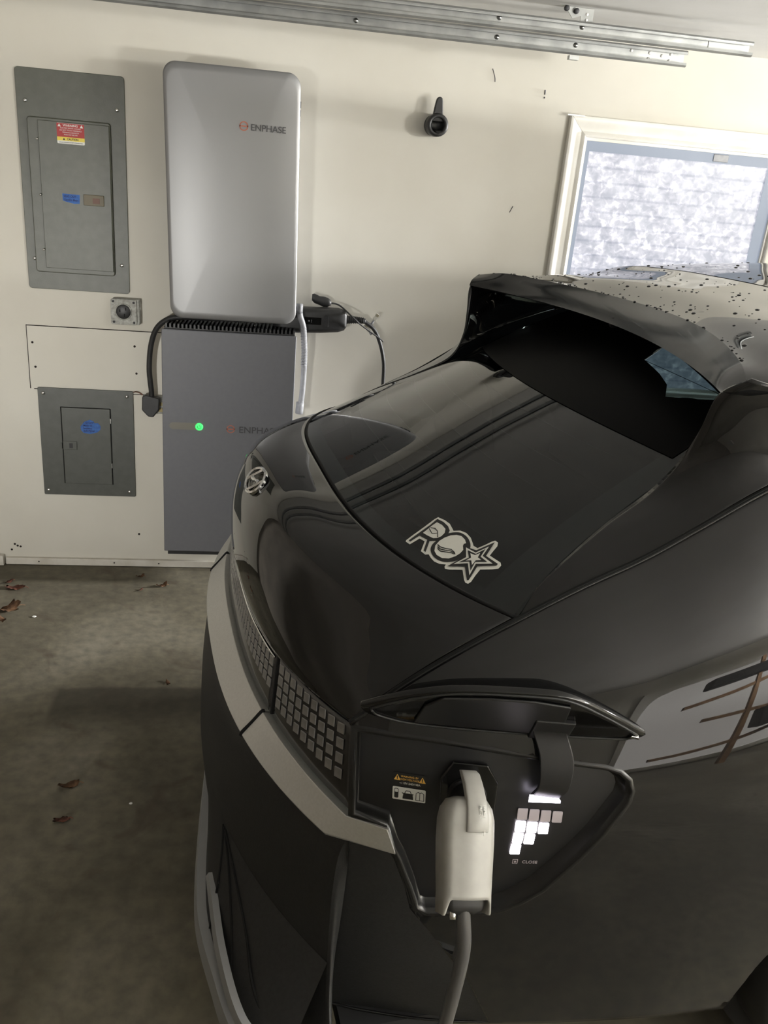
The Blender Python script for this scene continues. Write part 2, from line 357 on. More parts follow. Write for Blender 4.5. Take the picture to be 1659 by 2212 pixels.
for j in range(GZ):
    for i in range(GX): bm.faces.new((g[j][i], g[j][i+1], g[j+1][i+1], g[j+1][i]))
obj('pane', bm, M_pane, win, smooth=True)
box('sheet_hem', ax0, ax1, .0135, .0155, az1-.040, az1, M_paneedge, win)
box('sheet_hem', ax0, ax0+.022, .0125, .0145, az0, az1-.04, M_paneedge, win)
box('sheet_hem', ax1-.055, ax1, .0125, .0145, az0, az1-.04, M_paneedge, win)
box('latch_tab', 1.93, 2.0, .008, .0125, az1-.034, az1-.004, M_conduit, win, bevel=.002)
nailb = bmesh.new(); add_box(nailb, 1.236, 1.31, WY-.034, WY-.026, 2.119, 2.124)
nl = tag(obj('nail', nailb, M_galv), 'small bent nail at the top left corner of the window casing', 'nail')

# ---------------------------------------------------------------- things on the far wall
def on_wall(y): return lambda a, b, w: (a, y-w, b)
# upper breaker panel
bp = empty('breaker_panel', (0, WY, 0), 0, 'tall grey-green breaker panel with red and yellow warning sticker on its door', 'breaker panel')
extrude_poly('cover_plate', rrect(-.945, -.541, 1.273, 2.096, .014), .007, M_panelg, bp, .002, on_wall(0))
fr = extrude_poly('door_frame', rrect(-.909, -.597, 1.343, 1.926, .012), .013, M_panelg, bp, .004, on_wall(-.007))
door = box('door', -.868, -.601, -.0262, -.0195, 1.362, 1.916, M_panelg, bp, .002)
for z in (1.847, 1.643, 1.434): lathe('hinge_pin', [(.0045, 0), (.0045, .018), (.003, .02)], M_screw, door, (-.871, -.018, z), axis='Y', n=10)
for x, z in ((-.912, 1.981), (-.571, 1.976), (-.570, 1.388), (-.914, 1.394)):
    lathe('screw', [(.007, 0), (.0075, .002), (.005, .0045), (.001, .005)], M_screw, bp, (x, -.007, z), n=14)
wl = empty('warning_sticker', (0, -.0262, 0)); wl.parent = bp; wl['label'] = 'red, yellow and white warning sticker'
extrude_poly('white_band', rrect(-.797, -.694, 1.838, 1.912, .004), .0006, M_white, wl, 0, on_wall(0))
box('red_band', -.797, -.694, -.0009, -.0006, 1.8625, 1.9115, M_red, wl); box('yellow_band', -.797, -.694, -.0009, -.0006, 1.849, 1.8625, M_yel, wl)
text('warning_word', 'WARNING', .0115, M_white, wl, wallM(-.7455, -.0010, 1.9005), align='CENTER', bold=.0002)
for i, s_ in enumerate(('ELECTRIC SHOCK HAZARD', 'DO NOT TOUCH TERMINALS', 'TERMINALS ON BOTH', 'SIDES MAY BE LIVE')):
    text('warning_line', s_, .0062, M_white, wl, wallM(-.7455, -.0010, 1.8925-.0078*i), align='CENTER')
text('caution_word', 'CAUTION', .0095, M_black, wl, wallM(-.739, -.0010, 1.8523), align='CENTER', bold=.0003)
text('solar_line', 'SOLAR POWER SYSTEM CONNECTED', .0052, M_black, wl, wallM(-.7455, -.0010, 1.8415), align='CENTER')
for x in (-.787, -.704): extrude_poly('hazard_triangle', [(x-.006, 1.899), (x+.006, 1.899), (x, 1.9095)], .0004, M_white, wl, 0, on_wall(-.0009))
extrude_poly('caution_triangle', [(-.776, 1.8515), (-.767, 1.8515), (-.7715, 1.8598)], .0004, M_black, wl, 0, on_wall(-.0009))
tp = extrude_poly('blue_tape_label', [(-.789, 1.654), (-.722, 1.653), (-.724, 1.620), (-.745, 1.618), (-.776, 1.624), (-.788, 1.628)], .0005, M_tape, bp, 0, on_wall(-.0262)); tp['label'] = 'strip of blue tape with handwriting'
text('handwriting', 'ENG OUT', .011, M_ink, tp, wallM(-.784, -.0270, 1.641), bold=.0003); text('handwriting', 'Garden Main', .0105, M_ink, tp, wallM(-.784, -.0270, 1.628), bold=.0003)
lt = box('door_latch', -.708, -.629, -.031, -.0262, 1.616, 1.657, M_latch, bp, .002); lt['label'] = 'brown plastic door latch'
box('latch_slider', -.672, -.645, -.0325, -.031, 1.625, 1.645, M_latch2, lt)
# lower breaker panel
lp = empty('breaker_panel', (0, WY, 0), 0, 'square dark grey breaker panel low on the wall with blue tape on its small door', 'breaker panel')
extrude_poly('cover_plate', rrect(-.941, -.539, .355, .853, .006), .007, M_paneld, lp, .002, on_wall(0))
dr = box('door', -.846, -.640, -.0125, -.007, .413, .768, M_paneld, lp, .0025)
box('door_seam', -.8505, -.846, -.0078, -.007, .412, .77, M_seam, lp); box('door_seam', -.640, -.6365, -.0078, -.007, .412, .77, M_seam, lp)
box('door_seam', -.846, -.640, -.0076, -.007, .768, .7705, M_seam, lp)
for z in (.715, .505): box('hinge_leaf', -.6405, -.6375, -.0135, -.0095, z-.011, z+.011, M_screw, dr)
for x, z in ((-.918, .828), (-.566, .829), (-.921, .378), (-.566, .380)):
    lathe('screw', [(.0075, 0), (.008, .002), (.005, .005), (.001, .0055)], M_screw, lp, (x, -.007, z), n=14)
la = box('door_latch', -.846, -.786, -.0165, -.0125, .575, .615, M_paneld, lp, .003); box('latch_slot', -.819, -.804, -.0170, -.0165, .584, .606, M_black, la)
lb = box('latch_strike', -.858, -.851, -.0105, -.007, .578, .604, M_paneld, lp, .001)
tpts = [(-.768, .684), (-.752, .706), (-.727, .718), (-.712, .711), (-.706, .702), (-.692, .703), (-.682, .690), (-.684, .673), (-.697, .660), (-.727, .652), (-.756, .656), (-.766, .668)]
tp2 = extrude_poly('blue_tape_label', tpts, .0005, M_tape, lp, 0, on_wall(-.0125)); tp2['label'] = 'torn piece of blue tape with handwriting'
for i, s_ in enumerate(('1-G OFF', 'Main to', 'battery', 'Sub Panel')): text('handwriting', s_, .0125, M_ink, tp2, wallM(-.756, -.0133, .6985-.0122*i), bold=.0003)
# patched drywall rectangle behind them
pt = empty('wall_patch', (0, WY, 0), 0, 'painted rectangular wall patch with four screw holes above the lower breaker panel', 'wall patch')
box('patch_board', -.968, -.40, -.0022, 0, .858, 1.116, M_wall, pt)
for a in ((-.971, -.968, -.0025, 0, .845, 1.12), (-.971, -.40, -.0025, 0, 1.116, 1.1195), (-.955, -.941, -.0025, 0, .842, .846), (-.539, -.40, -.0025, 0, .838, .8405)): box('crack', *a, M_hole, pt)
for x, z in ((-.949, 1.046), (-.528, 1.052), (-.943, .941), (-.523, .933)): lathe('screw_hole', [(.005, 0), (.005, .003)], M_hole, pt, (x, 0, z), n=12)
tube('loose_wire', [(-.539, -.004, .849), (-.525, -.010, .853), (-.510, -.008, .848), (-.498, -.004, .838)], .0022, M_leaf2, pt, 16, 8)
# weathered round socket box
rb = empty('socket_box', (0, WY, 0), 0, 'small square weathered grey box with a round black socket under the tall panel', 'socket')
box('back_box', -.610, -.499, -.036, 0, 1.150, 1.257, M_boxg, rb, .004)
extrude_poly('face_plate', rrect(-.616, -.510, 1.150, 1.256, .008), .007, M_boxg, rb, .002, on_wall(-.036))
lathe('socket_face', [(.030, 0), (.030, .004), (.027, .006), (.001, .006)], M_blackp, rb, (-.564, -.043, 1.205))
lathe('socket_ring', [(.0345, 0), (.0345, .003), (.030, .004)], M_boxg, rb, (-.564, -.043, 1.205))
for dx, dz in ((-.014, .004), (.010, .012), (.004, -.014)): box('slot', -.564+dx-.002, -.564+dx+.002, -.0496, -.049, 1.205+dz-.006, 1.205+dz+.006, M_seam, rb)
for x, z in ((-.605, 1.246), (-.522, 1.244), (-.604, 1.161), (-.522, 1.161)): lathe('screw', [(.005, 0), (.005, .002), (.001, .003)], M_dkprint, rb, (x, -.043, z), n=12)
# silver wall cabinet
EY = 3.552
sc = empty('wall_cabinet', (0, EY, 0), 0, 'large silver rounded wall cabinet hanging above the grey battery', 'cabinet')
box('back_box', -.325, .112, .045, WY-EY-.004, 1.265, 2.115, M_conduit, sc, .006)
def to_cab(a, b, w):   # gently bowed front, turned a touch clockwise
    x = a+.030*(1.69-b)*.75
    k = (a-(-.109))/.248
    return (x, .045-w*(1-.30*abs(k)**3.0), b)
def bowed_front():
    bm = bmesh.new(); out = rrect(-.363, .139, 1.228, 2.152, .048, 10)
    front, back = [], []
    NXC = 26
    ring0 = [bm.verts.new(to_cab(a, b, 0)) for a, b in out]; ring1 = [bm.verts.new(to_cab(a, b, .040)) for a, b in out]
    cx_, cz_ = -.112, 1.69
    rings = [ring0, ring1]
    for sc_ in (.985, .94, .8, .6, .4, .2, .05):
        rings.append([bm.verts.new(to_cab(cx_+(a-cx_)*sc_, cz_+(b-cz_)*sc_, .045)) for a, b in out])
    n = len(out)
    for A, B in zip(rings, rings[1:]):
        for i in range(n): bm.faces.new((A[i], A[(i+1) % n], B[(i+1) % n], B[i]))
    bm.faces.new(rings[-1]); bm.faces.new(ring0[::-1])
    bmesh.ops.recalc_face_normals(bm, faces=bm.faces)
    return bm
obj('front_cover', bowed_front(), M_silver, sc, smooth=True)
def logo(parent, cx_, cz_, r, y, name='emblem'):
    bm = bmesh.new(); n = 40; w = r*.22
    for k in range(n):
        a0, a1 = 2*math.pi*k/n, 2*math.pi*(k+1)/n
        q = [(r*math.cos(a0), r*math.sin(a0)), (r*math.cos(a1), r*math.sin(a1)), ((r-w)*math.cos(a1), (r-w)*math.sin(a1)), ((r-w)*math.cos(a0), (r-w)*math.sin(a0))]
        bm.faces.new([bm.verts.new((cx_+a, y, cz_+b)) for a, b in q])
    h = w*.6; bm.faces.new([bm.verts.new((cx_+a, y, cz_+b)) for a, b in ((-r, -h), (r, -h), (r, h), (-r, h))])
    for f in bm.faces: f.normal_update()
    bmesh.ops.reverse_faces(bm, faces=[f for f in bm.faces if f.normal.y > 0])
    o = obj(name, bm, M_orange, parent); o['label'] = 'round orange line emblem'; return o
logo(sc, -.077, 1.956, .0165, -.0012)
text('lettering', 'ENPHASE', .0320, M_dkprint, sc, Matrix.Translation((0, 0, 0)) @ wallM(-.052, -.0012, 1.9435, 1.0), bold=.0002)
for z in (1.98, 2.02, 2.05, 1.88): box('side_clip', .128, .1345, .052, .062, z-.011, z+.011, M_dkprint, sc)
# battery
BY = 3.607
bt = empty('wall_battery', (0, BY, 0), 0, 'tall grey wall battery with glowing green power button, partly behind the car', 'battery')
box('shell', -.390, .154, .006, WY-BY-.004, .174, 1.166, M_batedge, bt, .004)
box('front_panel', -.394, .157, -.006, .006, .172, 1.172, M_bat, bt, .004, seg=3)
box('plinth_shade', -.380, .145, .012, WY-BY-.01, .150, .174, M_blackp, bt)
box('vent_tray', -.385, .150, .014, .165, 1.166, 1.176, M_blackp, bt)
for i in range(33):
    x = -.380+i*.0163
    bm = bmesh.new(); add_box(bm, x, x+.0075, .014, .150, 1.176, 1.192, Matrix.Identity(4))
    for v in bm.verts: v.co.x += .010*(v.co.y-.014)/.136
    obj('vent_rib', bm, M_satin, bt)
box('mount_rail', -.33, .11, .150, WY-BY-.004, 1.176, 1.222, M_galv, bt, .002)
pl = extrude_poly('indicator_lens', rrect(-.366, -.225, .7475, .7785, .0155, 8), .0008, M_mirrorp, bt, 0, on_wall(-.006)); pl['label'] = 'glossy pill-shaped indicator lens'
pb = lathe('power_button', [(.0155, 0), (.0165, .003), (.0150, .0045), (.001, .0052)], M_lit, bt, (-.2405, -.0066, .7635)); pb['label'] = 'glowing round green power button'
M_icon = new_mat('button_icon', (.005, .12, .03), .5)
bm = bmesh.new()
for k in range(20):
    a0, a1 = math.radians(125+k*14.5), math.radians(125+(k+1)*14.5)
    bm.faces.new([bm.verts.new((-.2405+r*math.cos(a), -.0122, .7635+r*math.sin(a))) for r, a in ((.0082, a0), (.0082, a1), (.0066, a1), (.0066, a0))])
bm.faces.new([bm.verts.new((-.2405+a, -.0122, .7635+b)) for a, b in ((-.0008, .0015), (.0008, .0015), (.0008, .009), (-.0008, .009))])
bmesh.ops.solidify(bm, geom=bm.faces[:], thickness=.0004); obj('power_icon', bm, M_icon, pb)
lg = logo(bt, -.108, .758, .0175, -.0066); 
text('lettering', 'ENPHASE', .0400, M_dkprint, bt, wallM(-.074, -.0066, .7435, 1.05), bold=.0003)
# grey conduit joining both
cd = empty('conduit', (0, WY, 0), 0, 'light grey flexible conduit running down the right side of the grey battery', 'conduit')
tube('hose', [(.166, -.145, 1.285), (.170, -.145, 1.25), (.186, -.142, 1.20), (.196, -.125, 1.10), (.199, -.10, 1.0), (.196, -.10, .90), (.190, -.10, .84)], .0125, M_conduit, cd, 60, 14)
tube('end_fitting', [(.166, -.145, 1.262), (.166, -.145, 1.30)], .014, M_conduit, cd, 4, 14)
tube('end_fitting', [(.190, -.10, .865), (.187, -.10, .815)], .0175, M_conduit, cd, 4, 14)
for i in range(14):
    z = 1.20-i*.0125; x = .186+.010*min(1, (1.20-z)/.1)
    lathe('rib', [(.0131, -.002), (.0136, 0), (.0131, .002)], M_conduit, cd, (x, -.142+.0015*i, z), axis='Z', n=14)
# portable charger brick with its leads
ch = empty('portable_charger', (0, WY, 0), 0, 'black portable car charger brick sticking out from behind the silver cabinet', 'charger')
bm = bmesh.new(); rings = []
for x, hz, hy, zc in ((.06, .040, .030, 1.222), (.10, .050, .036, 1.222), (.16, .053, .040, 1.223), (.26, .052, .040, 1.227), (.335, .049, .039, 1.231), (.362, .042, .034, 1.233), (.372, .030, .026, 1.234)):
    rings.append([bm.verts.new((x, -.075-a, zc+b)) for a, b in rrect(-hy, hy, -hz, hz, min(hz, hy)*.5, 5)])
for A, B in zip(rings, rings[1:]):
    for i in range(len(A)): bm.faces.new((A[i], A[(i+1) % len(A)], B[(i+1) % len(A)], B[i]))
bm.faces.new(rings[0]); bm.faces.new(rings[-1][::-1]); bmesh.ops.recalc_face_normals(bm, faces=bm.faces)
obj('body', bm, M_blackp, ch, smooth=True)
box('display_window', .190, .262, -.1175, -.1145, 1.212, 1.243, M_gloss, ch, .001); box('side_label', .275, .292, -.1172, -.1148, 1.205, 1.252, M_satin, ch, .001)
text('marking', '= !', .016, M_conduit, ch, wallM(.205, -.1179, 1.222))
tube('strain_relief', [(.368, -.075, 1.234), (.41, -.072, 1.236), (.455, -.068, 1.232)], lambda t: .0175-.006*t, M_rubber, ch, 24, 12)
for i in range(9): lathe('relief_rib', [(.0165-.0005*i, -.0018), (.019-.0006*i, 0), (.0165-.0005*i, .0018)], M_rubber, ch, (.378+i*.0085, -.074, 1.235), axis='X', n=14)
tube('output_lead', [(.45, -.068, 1.232), (.49, -.064, 1.205), (.518, -.060, 1.165), (.545, -.058, 1.09), (.557, -.056, 1.0), (.556, -.052, .80), (.53, -.05, .5), (.5, -.05, .2), (.52, -.07, .02), (.62, -.2, .012)], .0085, M_rubber, ch, 90, 12)
tube('supply_cord', [(.07, -.08, 1.222), (-.05, -.10, 1.215), (-.20, -.11, 1.212), (-.33, -.11, 1.208), (-.385, -.10, 1.19), (-.428, -.085, 1.145), (-.452, -.07, 1.07), (-.461, -.062, .98), (-.459, -.056, .92), (-.455, -.05, .87), (-.455, -.045, .84)], .0115, M_rubber, ch, 90, 12)
pg = extrude_poly('plug', [(-.494, .846), (-.478, .853), (-.425, .842), (-.420, .838), (-.423, .790), (-.448, .755), (-.470, .757), (-.496, .785)], .034, M_blackp, ch, .005, on_wall(-.028)); pg['label'] = 'black angled wall plug'
# outlet under the plug
ol = empty('outlet', (0, WY, 0), 0, 'brass-coloured outlet half hidden between the black plug and the grey battery', 'outlet')
box('outlet_body', -.455, -.395, -.026, 0, .762, .842, M_boxg, ol, .003); box('contact_strip', -.428, -.396, -.029, -.026, .772, .790, M_brass, ol); box('contact_strip', -.428, -.396, -.029, -.026, .800, .815, M_brass, ol)
# thin black network lead hanging over the charger
sl = empty('thin_lead', (0, WY, 0), 0, 'thin black lead with a clear plug dangling over the charger brick', 'cable')
bm = bmesh.new(); rings = []
for x, z, r in ((.222, 1.316, .014), (.232, 1.312, .020), (.255, 1.304, .019), (.272, 1.300, .022), (.290, 1.298, .020), (.304, 1.297, .010)):
    rings.append([bm.verts.new((x, -.045+.012*math.cos(a), z+r*math.sin(a))) for a in [2*math.pi*k/12 for k in range(12)]])
for A, B in zip(rings, rings[1:]):
    for i in range(12): bm.faces.new((A[i], A[(i+1) % 12], B[(i+1) % 12], B[i]))
bm.faces.new(rings[0]); bm.faces.new(rings[-1]); bmesh.ops.recalc_face_normals(bm, faces=bm.faces)
obj('holder_end', bm, M_blackp, sl, smooth=True)
tube('wire', [(.300, -.046, 1.297), (.34, -.05, 1.290), (.385, -.12, 1.262), (.43, -.115, 1.225), (.475, -.10, 1.195), (.525, -.085, 1.163), (.54, -.08, 1.150)], .0036, M_rubber, sl, 60, 8)
def clear_plug(x, y, z, rot):
    M = Matrix.Translation((x, y, z)) @ Matrix.Rotation(math.radians(rot), 4, 'Y')
    c = box('clear_plug', -.008, .008, -.006, .006, -.016, .016, M_clear, sl, .001, M); 
    for k in range(4): box('contact', -.006+k*.0032, -.0045+k*.0032, -.0068, -.006, .004, .015, M_brass, c, 0, M)
    tube('stub', [M @ Vector((0, 0, -.014)), M @ Vector((0, 0, -.035))], .005, M_conduit, c, 4, 8)
clear_plug(.503, -.055, 1.250, 30); clear_plug(.468, -.06, 1.203, -35)
# connector holster
hk = empty('connector_holster', (0, WY, 0), 0, 'small black plug holster with a tapered arm, alone on the wall', 'holster')
HX, HZ = .688, 2.032
lathe('cup', [(.036, .02), (.043, .025), (.044, .075), (.041, .082), (.030, .084), (.027, .078), (.026, .04), (.001, .04)], M_blackp, hk, (HX, 0, HZ), n=32)
lathe('mount_stem', [(.041, 0), (.041, .022)], M_blackp, hk, (HX-.002, 0, HZ), n=28)
extrude_poly('arm', [(-.026, .012), (-.020, .045), (-.014, .085), (-.011, .096), (-.005, .103), (.004, .104), (.011, .099), (.014, .088), (.019, .045), (.027, .012)], .020, M_blackp, hk, .005, lambda a, b, w: (HX+a, -.052-w, HZ+b))
extrude_poly('key_notch', [(-.010, -.022), (.004, -.034), (.018, -.020)], .006, M_seam, hk, 0, lambda a, b, w: (HX+a, -.078-w, HZ+b))
# small scuffs in the paint
for i, pts in enumerate(([(.905, 0, 2.262), (.918, 0, 2.232), (.921, 0, 2.215)], [(1.052, 0, 1.722), (1.058, 0, 1.735), (1.064, 0, 1.748)], [(1.135, 0, 2.205), (1.1365, 0, 2.188)], [(1.136, 0, 2.18), (1.1368, 0, 2.174)])):
    bm = tube_bm([(x, WY-.0005, z) for x, _, z in pts], .0016 if i < 2 else .003, 10, 6); obj('scuff', bm, M_dkprint, wall_far)
for x, z in ((-1.09, .10), (-1.078, .092), (-1.105, .072), (-1.065, .088), (-.53, .165)):
    lathe('nail_hole', [(.005, 0), (.005, .0012)], M_hole, wall_far, (x, WY-.0004, z), n=8)

# ---------------------------------------------------------------- garage door tracks
def track(name, y, z0, z1, xend, label, holes, rivets):
    e = empty(name, (0, y, 0), 0, label, 'door track', 'garage door tracks')
    bm = bmesh.new(); prof = []
    h = z1-z0
    outer = [(-.030, z1-.014), (-.033, z1-.006), (-.028, z1), (-.004, z1+.001), (0, z1-.004), (0, z0+.004), (-.004, z0-.001), (-.028, z0-.004), (-.035, z0+.002), (-.034, z0+.010)]
    inner = [(-.0315, z1-.0135), (-.0312, z1-.0065), (-.0275, z1-.002), (-.005, z1-.001), (-.002, z1-.005), (-.002, z0+.005), (-.005, z0+.001), (-.0275, z0-.002), (-.0332, z0+.003), (-.0322, z0+.010)]
    prof = outer+inner[::-1]
    A = [bm.verts.new((X0+.02, a, b)) for a, b in prof]; B = [bm.verts.new((xend, a, b)) for a, b in prof]; n = len(prof)
    for i in range(n): bm.faces.new((A[i], A[(i+1) % n], B[(i+1) % n], B[i]))
    m_ = len(outer)
    for i in range(m_-1):
        bm.faces.new((B[i], B[i+1], B[n-2-i], B[n-1-i]))
    bmesh.ops.recalc_face_normals(bm, faces=bm.faces)
    obj('channel', bm, M_galv, e)
    for x, dz in holes: lathe('slot_hole', [(.006, 0), (.006, .001)], M_white, e, (x, -.002, z0+dz), n=12)
    for x, dz in rivets: lathe('bolt', [(.008, 0), (.008, .003), (.005, .006), (.001, .007)], M_screw, e, (x, -.002, z0+dz), n=14)
    return e
track('door_track', 3.35, 2.287, 2.337, 1.503, 'lower galvanised garage door track, ending farther left than the other', [(1.30, .034), (1.37, .033), (1.418, .028), (1.452, .036), (1.368, .014), (1.448, .014)], [(.80, .027), (1.09, .030), (.30, .028)])
t2 = track('door_track', 3.2, 2.322, 2.366, 1.668, 'upper galvanised garage door track, running farthest to the right', [(1.55, .034), (1.60, .033), (1.63, .028), (1.655, .034), (1.60, .014), (1.65, .012)], [(1.055, .030), (.765, .030)])
box('end_splice', 1.515, 1.664, -.0045, -.002, 2.326, 2.362, M_galv, t2)
hb = empty('track_hanger', (0, 3.2, 0), 0, 'perforated steel strap holding the upper door track to the ceiling', 'bracket')
bm = bmesh.new(); add_box(bm, 1.045, 1.085, .001, .005, 2.33, 2.409)
obj('strap', bm, M_galv, hb); box('strap_flange', 1.085, 1.089, .001, .035, 2.33, 2.409, M_galv, hb)
for z in (2.375, 2.392): lathe('strap_hole', [(.005, 0), (.005, .001)], M_white, hb, (1.066, .001, z), n=12)
extrude_poly('gusset', [(.985, 2.409), (1.045, 2.409), (1.045, 2.385), (1.015, 2.375)], .004, M_galv, hb, 0, lambda a, b, w: (a, .001-w, b))
lathe('hanger_bolt', [(.009, 0), (.009, .008), (.005, .012)], M_dkprint, hb, (1.025, -.003, 2.397), n=12); lathe('hanger_bolt', [(.009, 0), (.009, .008), (.005, .012)], M_dkprint, hb, (.99, -.003, 2.402), n=12)
cl = tag(box('track_clip', 1.065, 1.10, 3.32, 3.345, 2.268, 2.2815, M_galv), 'small steel clip hanging under the lower door track', 'clip')

# ---------------------------------------------------------------- floor litter
def leaf(name, x, y, size, rot, mat, label, curl=.25, lobes=5, stem=True):
    rnd = random.Random(int(x*1000)+int(y*77))
    e = empty(name, (x, y, .0), rot, label, 'leaf', 'dry leaves on the floor')
    bm = bmesh.new(); n = 26; c = bm.verts.new((0, 0, .004+size*.05)); ring = []
    for k in range(n):
        a = 2*math.pi*k/n
        r = size*(.62+.30*abs(math.cos(a*lobes/2))+.12*rnd.random())*(1.0 if abs(math.sin(a)) < .8 else .75)
        z = .003+curl*size*(.5+.5*math.sin(2*a+rnd.random()))*(r/size)**2
        ring.append(bm.verts.new((r*math.cos(a), r*math.sin(a)*.62, z)))
    mid = [bm.verts.new((v.co.x*.5, v.co.y*.5, .003+.35*v.co.z)) for v in ring]
    for k in range(n):
        bm.faces.new((c, mid[k], mid[(k+1) % n])); bm.faces.new((mid[k], ring[k], ring[(k+1) % n], mid[(k+1) % n]))
    bmesh.ops.solidify(bm, geom=bm.faces[:], thickness=.0012)
    obj('blade', bm, mat, e, smooth=True)
    tube('stalk', [(size*.6, 0, .006), (size*.95, size*.08, .008), (size*1.25, size*.02, .003)], .0013, mat, e, 10, 6)
leaf('dry_leaf', -.545, 2.235, .036, .25, M_leaf, 'larger curled brown leaf in the middle of the open floor', .5)
leaf('dry_leaf', -.535, 2.085, .027, .1, M_leaf2, 'flat reddish leaf nearest the camera on the open floor', .2)
leaf('dry_leaf', -1.015, 3.345, .062, .6, M_leaf, 'big crumpled leaf clump at the left edge of the photo', .7, 7)
leaf('dry_leaf', -1.01, 3.262, .028, 2.2, M_leaf, 'torn leaf just in front of the big clump at the left edge', .5, 7)
leaf('dry_leaf', -1.035, 3.545, .048, .0, M_leaf2, 'dark flat leaf near the baseboard at far left', .35)
leaf('dry_leaf', -1.075, 3.60, .025, .8, M_leaf2, 'small leaf bit by the baseboard at far left', .4)
leaf('dry_leaf', -.408, 3.583, .028, .3, M_leaf, 'arched brown leaf lying below the grey battery', .8, 3)
leaf('dry_leaf', -.515, 3.672, .022, .2, M_leaf, 'little curled leaf close to the baseboard', .8, 3)
leaf('dry_leaf', -.495, 3.54, .014, .9, M_leaf2, 'tiny dark leaf crumb below the little curled leaf', .4, 3)
leaf('dry_leaf', -.30, 2.80, .018, 1.9, M_leaf, 'pale shredded leaf bit beside the car bumper', .3, 5)
for x, y, s_, l in ((-.893, 3.293, .010, 'white paint flake lying near the leaf clump'), (-.345, 2.15, .006, 'tiny white splinter on the floor beside the bumper')):
    bm = bmesh.new(); pts = [(math.cos(2*math.pi*k/9)*s_*(1 if k % 2 else .8), math.sin(2*math.pi*k/9)*s_*.6) for k in range(9)]
    A = [bm.verts.new((x+a, y+b, .001)) for a, b in pts]; B = [bm.verts.new((x+a*.8, y+b*.8, .004)) for a, b in pts]
    bm.faces.new(A[::-1]); bm.faces.new(B)
    for k in range(9): bm.faces.new((A[k], A[(k+1) % 9], B[(k+1) % 9], B[k]))
    tag(obj('paint_flake', bm, M_chip), l, 'flake')
# ---------------------------------------------------------------- car surface definitions (car frame: x forward, y lateral, z up)
def lerp_tab(tab, x):
    if x <= tab[0][0]: return tab[0][1]
    for (a, b), (c, d) in zip(tab, tab[1:]):
        if x <= c:
            k = (x-a)/(c-a)
            return b+(d-b)*k
    return tab[-1][1]
def smooth_tab(tab, x):
    n = len(tab)
    if x <= tab[0][0]: return tab[0][1]
    if x >= tab[-1][0]: return tab[-1][1]
    for i in range(n-1):
        if x <= tab[i+1][0]:
            x0, y0 = tab[i]; x1, y1 = tab[i+1]
            m0 = (tab[i+1][1]-tab[max(i-1, 0)][1])/(tab[i+1][0]-tab[max(i-1, 0)][0])
            j = min(i+2, n-1)
            m1 = (tab[j][1]-tab[i][1])/(tab[j][0]-tab[i][0])
            h = x1-x0; t = (x-x0)/h
            return ((2*t**3-3*t*t+1)*y0+(t**3-2*t*t+t)*h*m0+(-2*t**3+3*t*t)*y1+(t**3-t*t)*h*m1)
GAPZ = [(.095, .975), (.167, 1.036), (.262, 1.10), (.37, 1.162), (.48, 1.22), (.594, 1.275), (.695, 1.335), (.804, 1.40),
        (.95, 1.46), (1.1, 1.505), (1.3, 1.54), (1.7, 1.57), (2.3, 1.57), (2.9, 1.50), (3.5, 1.16), (3.75, 1.06), (4.3, .96), (4.5, .86)]
GAPS = [(.095, .672), (.262, .677), (.48, .681), (.804, .691), (1.1, .692), (1.7, .69), (2.9, .66), (3.5, .72), (4.0, .74), (4.35, .68), (4.5, .60)]
SM = [(.07, .705), (.095, .715), (.16, .748), (.3, .80), (.45, .836), (.6, .862), (.8, .888), (1.2, .912), (2.0, .92), (3.4, .915), (4.1, .88), (4.35, .80), (4.5, .66)]
def fender_s(x, z):
    zg = smooth_tab(GAPZ, x); sg = smooth_tab(GAPS, x); sm = smooth_tab(SM, x)
    zm = .80
    if z >= zm:
        k = (zg-z)/max(zg-zm, .05)
        k = min(max(k, 0), 1)
        return sg+(sm-sg)*(1-(1-k)**1.9)
    d = zm-z
    return sm-.22*d*d-.03*d

# ---------------------------------------------------------------- the car
PSI = 0.13262413
car = empty('car', (-0.0048656, 1.8720445, 0), PSI, 'glossy black electric hatchback parked with its charge port open', 'car')
def mesh_grid(rows, nu, nv, flip=False):
    """rows: list of polylines; spline through them in both directions"""
    R = [catmull(r, nu) for r in rows]
    cols = [catmull([r[i] for r in R], nv) for i in range(nu)]
    bm = bmesh.new()
    V = [[bm.verts.new(cols[i][j]) for i in range(nu)] for j in range(nv)]
    for j in range(nv-1):
        for i in range(nu-1):
            q = (V[j][i], V[j][i+1], V[j+1][i+1], V[j+1][i])
            bm.faces.new(q if flip else q[::-1])
    return bm, V
def inside(p, poly):
    x, y = p; r = False; n = len(poly)
    for i in range(n):
        x1, y1 = poly[i]; x2, y2 = poly[(i+1) % n]
        if (y1 > y) != (y2 > y) and x < (x2-x1)*(y-y1)/(y2-y1)+x1: r = not r
    return r
def solid(o, th, off=-1):
    md = o.modifiers.new('solidify', 'SOLIDIFY'); md.thickness = th; md.offset = off; return o
def wide(c, side, p, q, n=41, t0=-1., t1=1.):
    out = []
    for i in range(n):
        t = t0+(t1-t0)*i/(n-1); a = abs(t)
        out.append((c[0]+(side[0]-c[0])*a**p, side[1]*t, c[1]+(side[2]-c[1])*a**q))
    return out
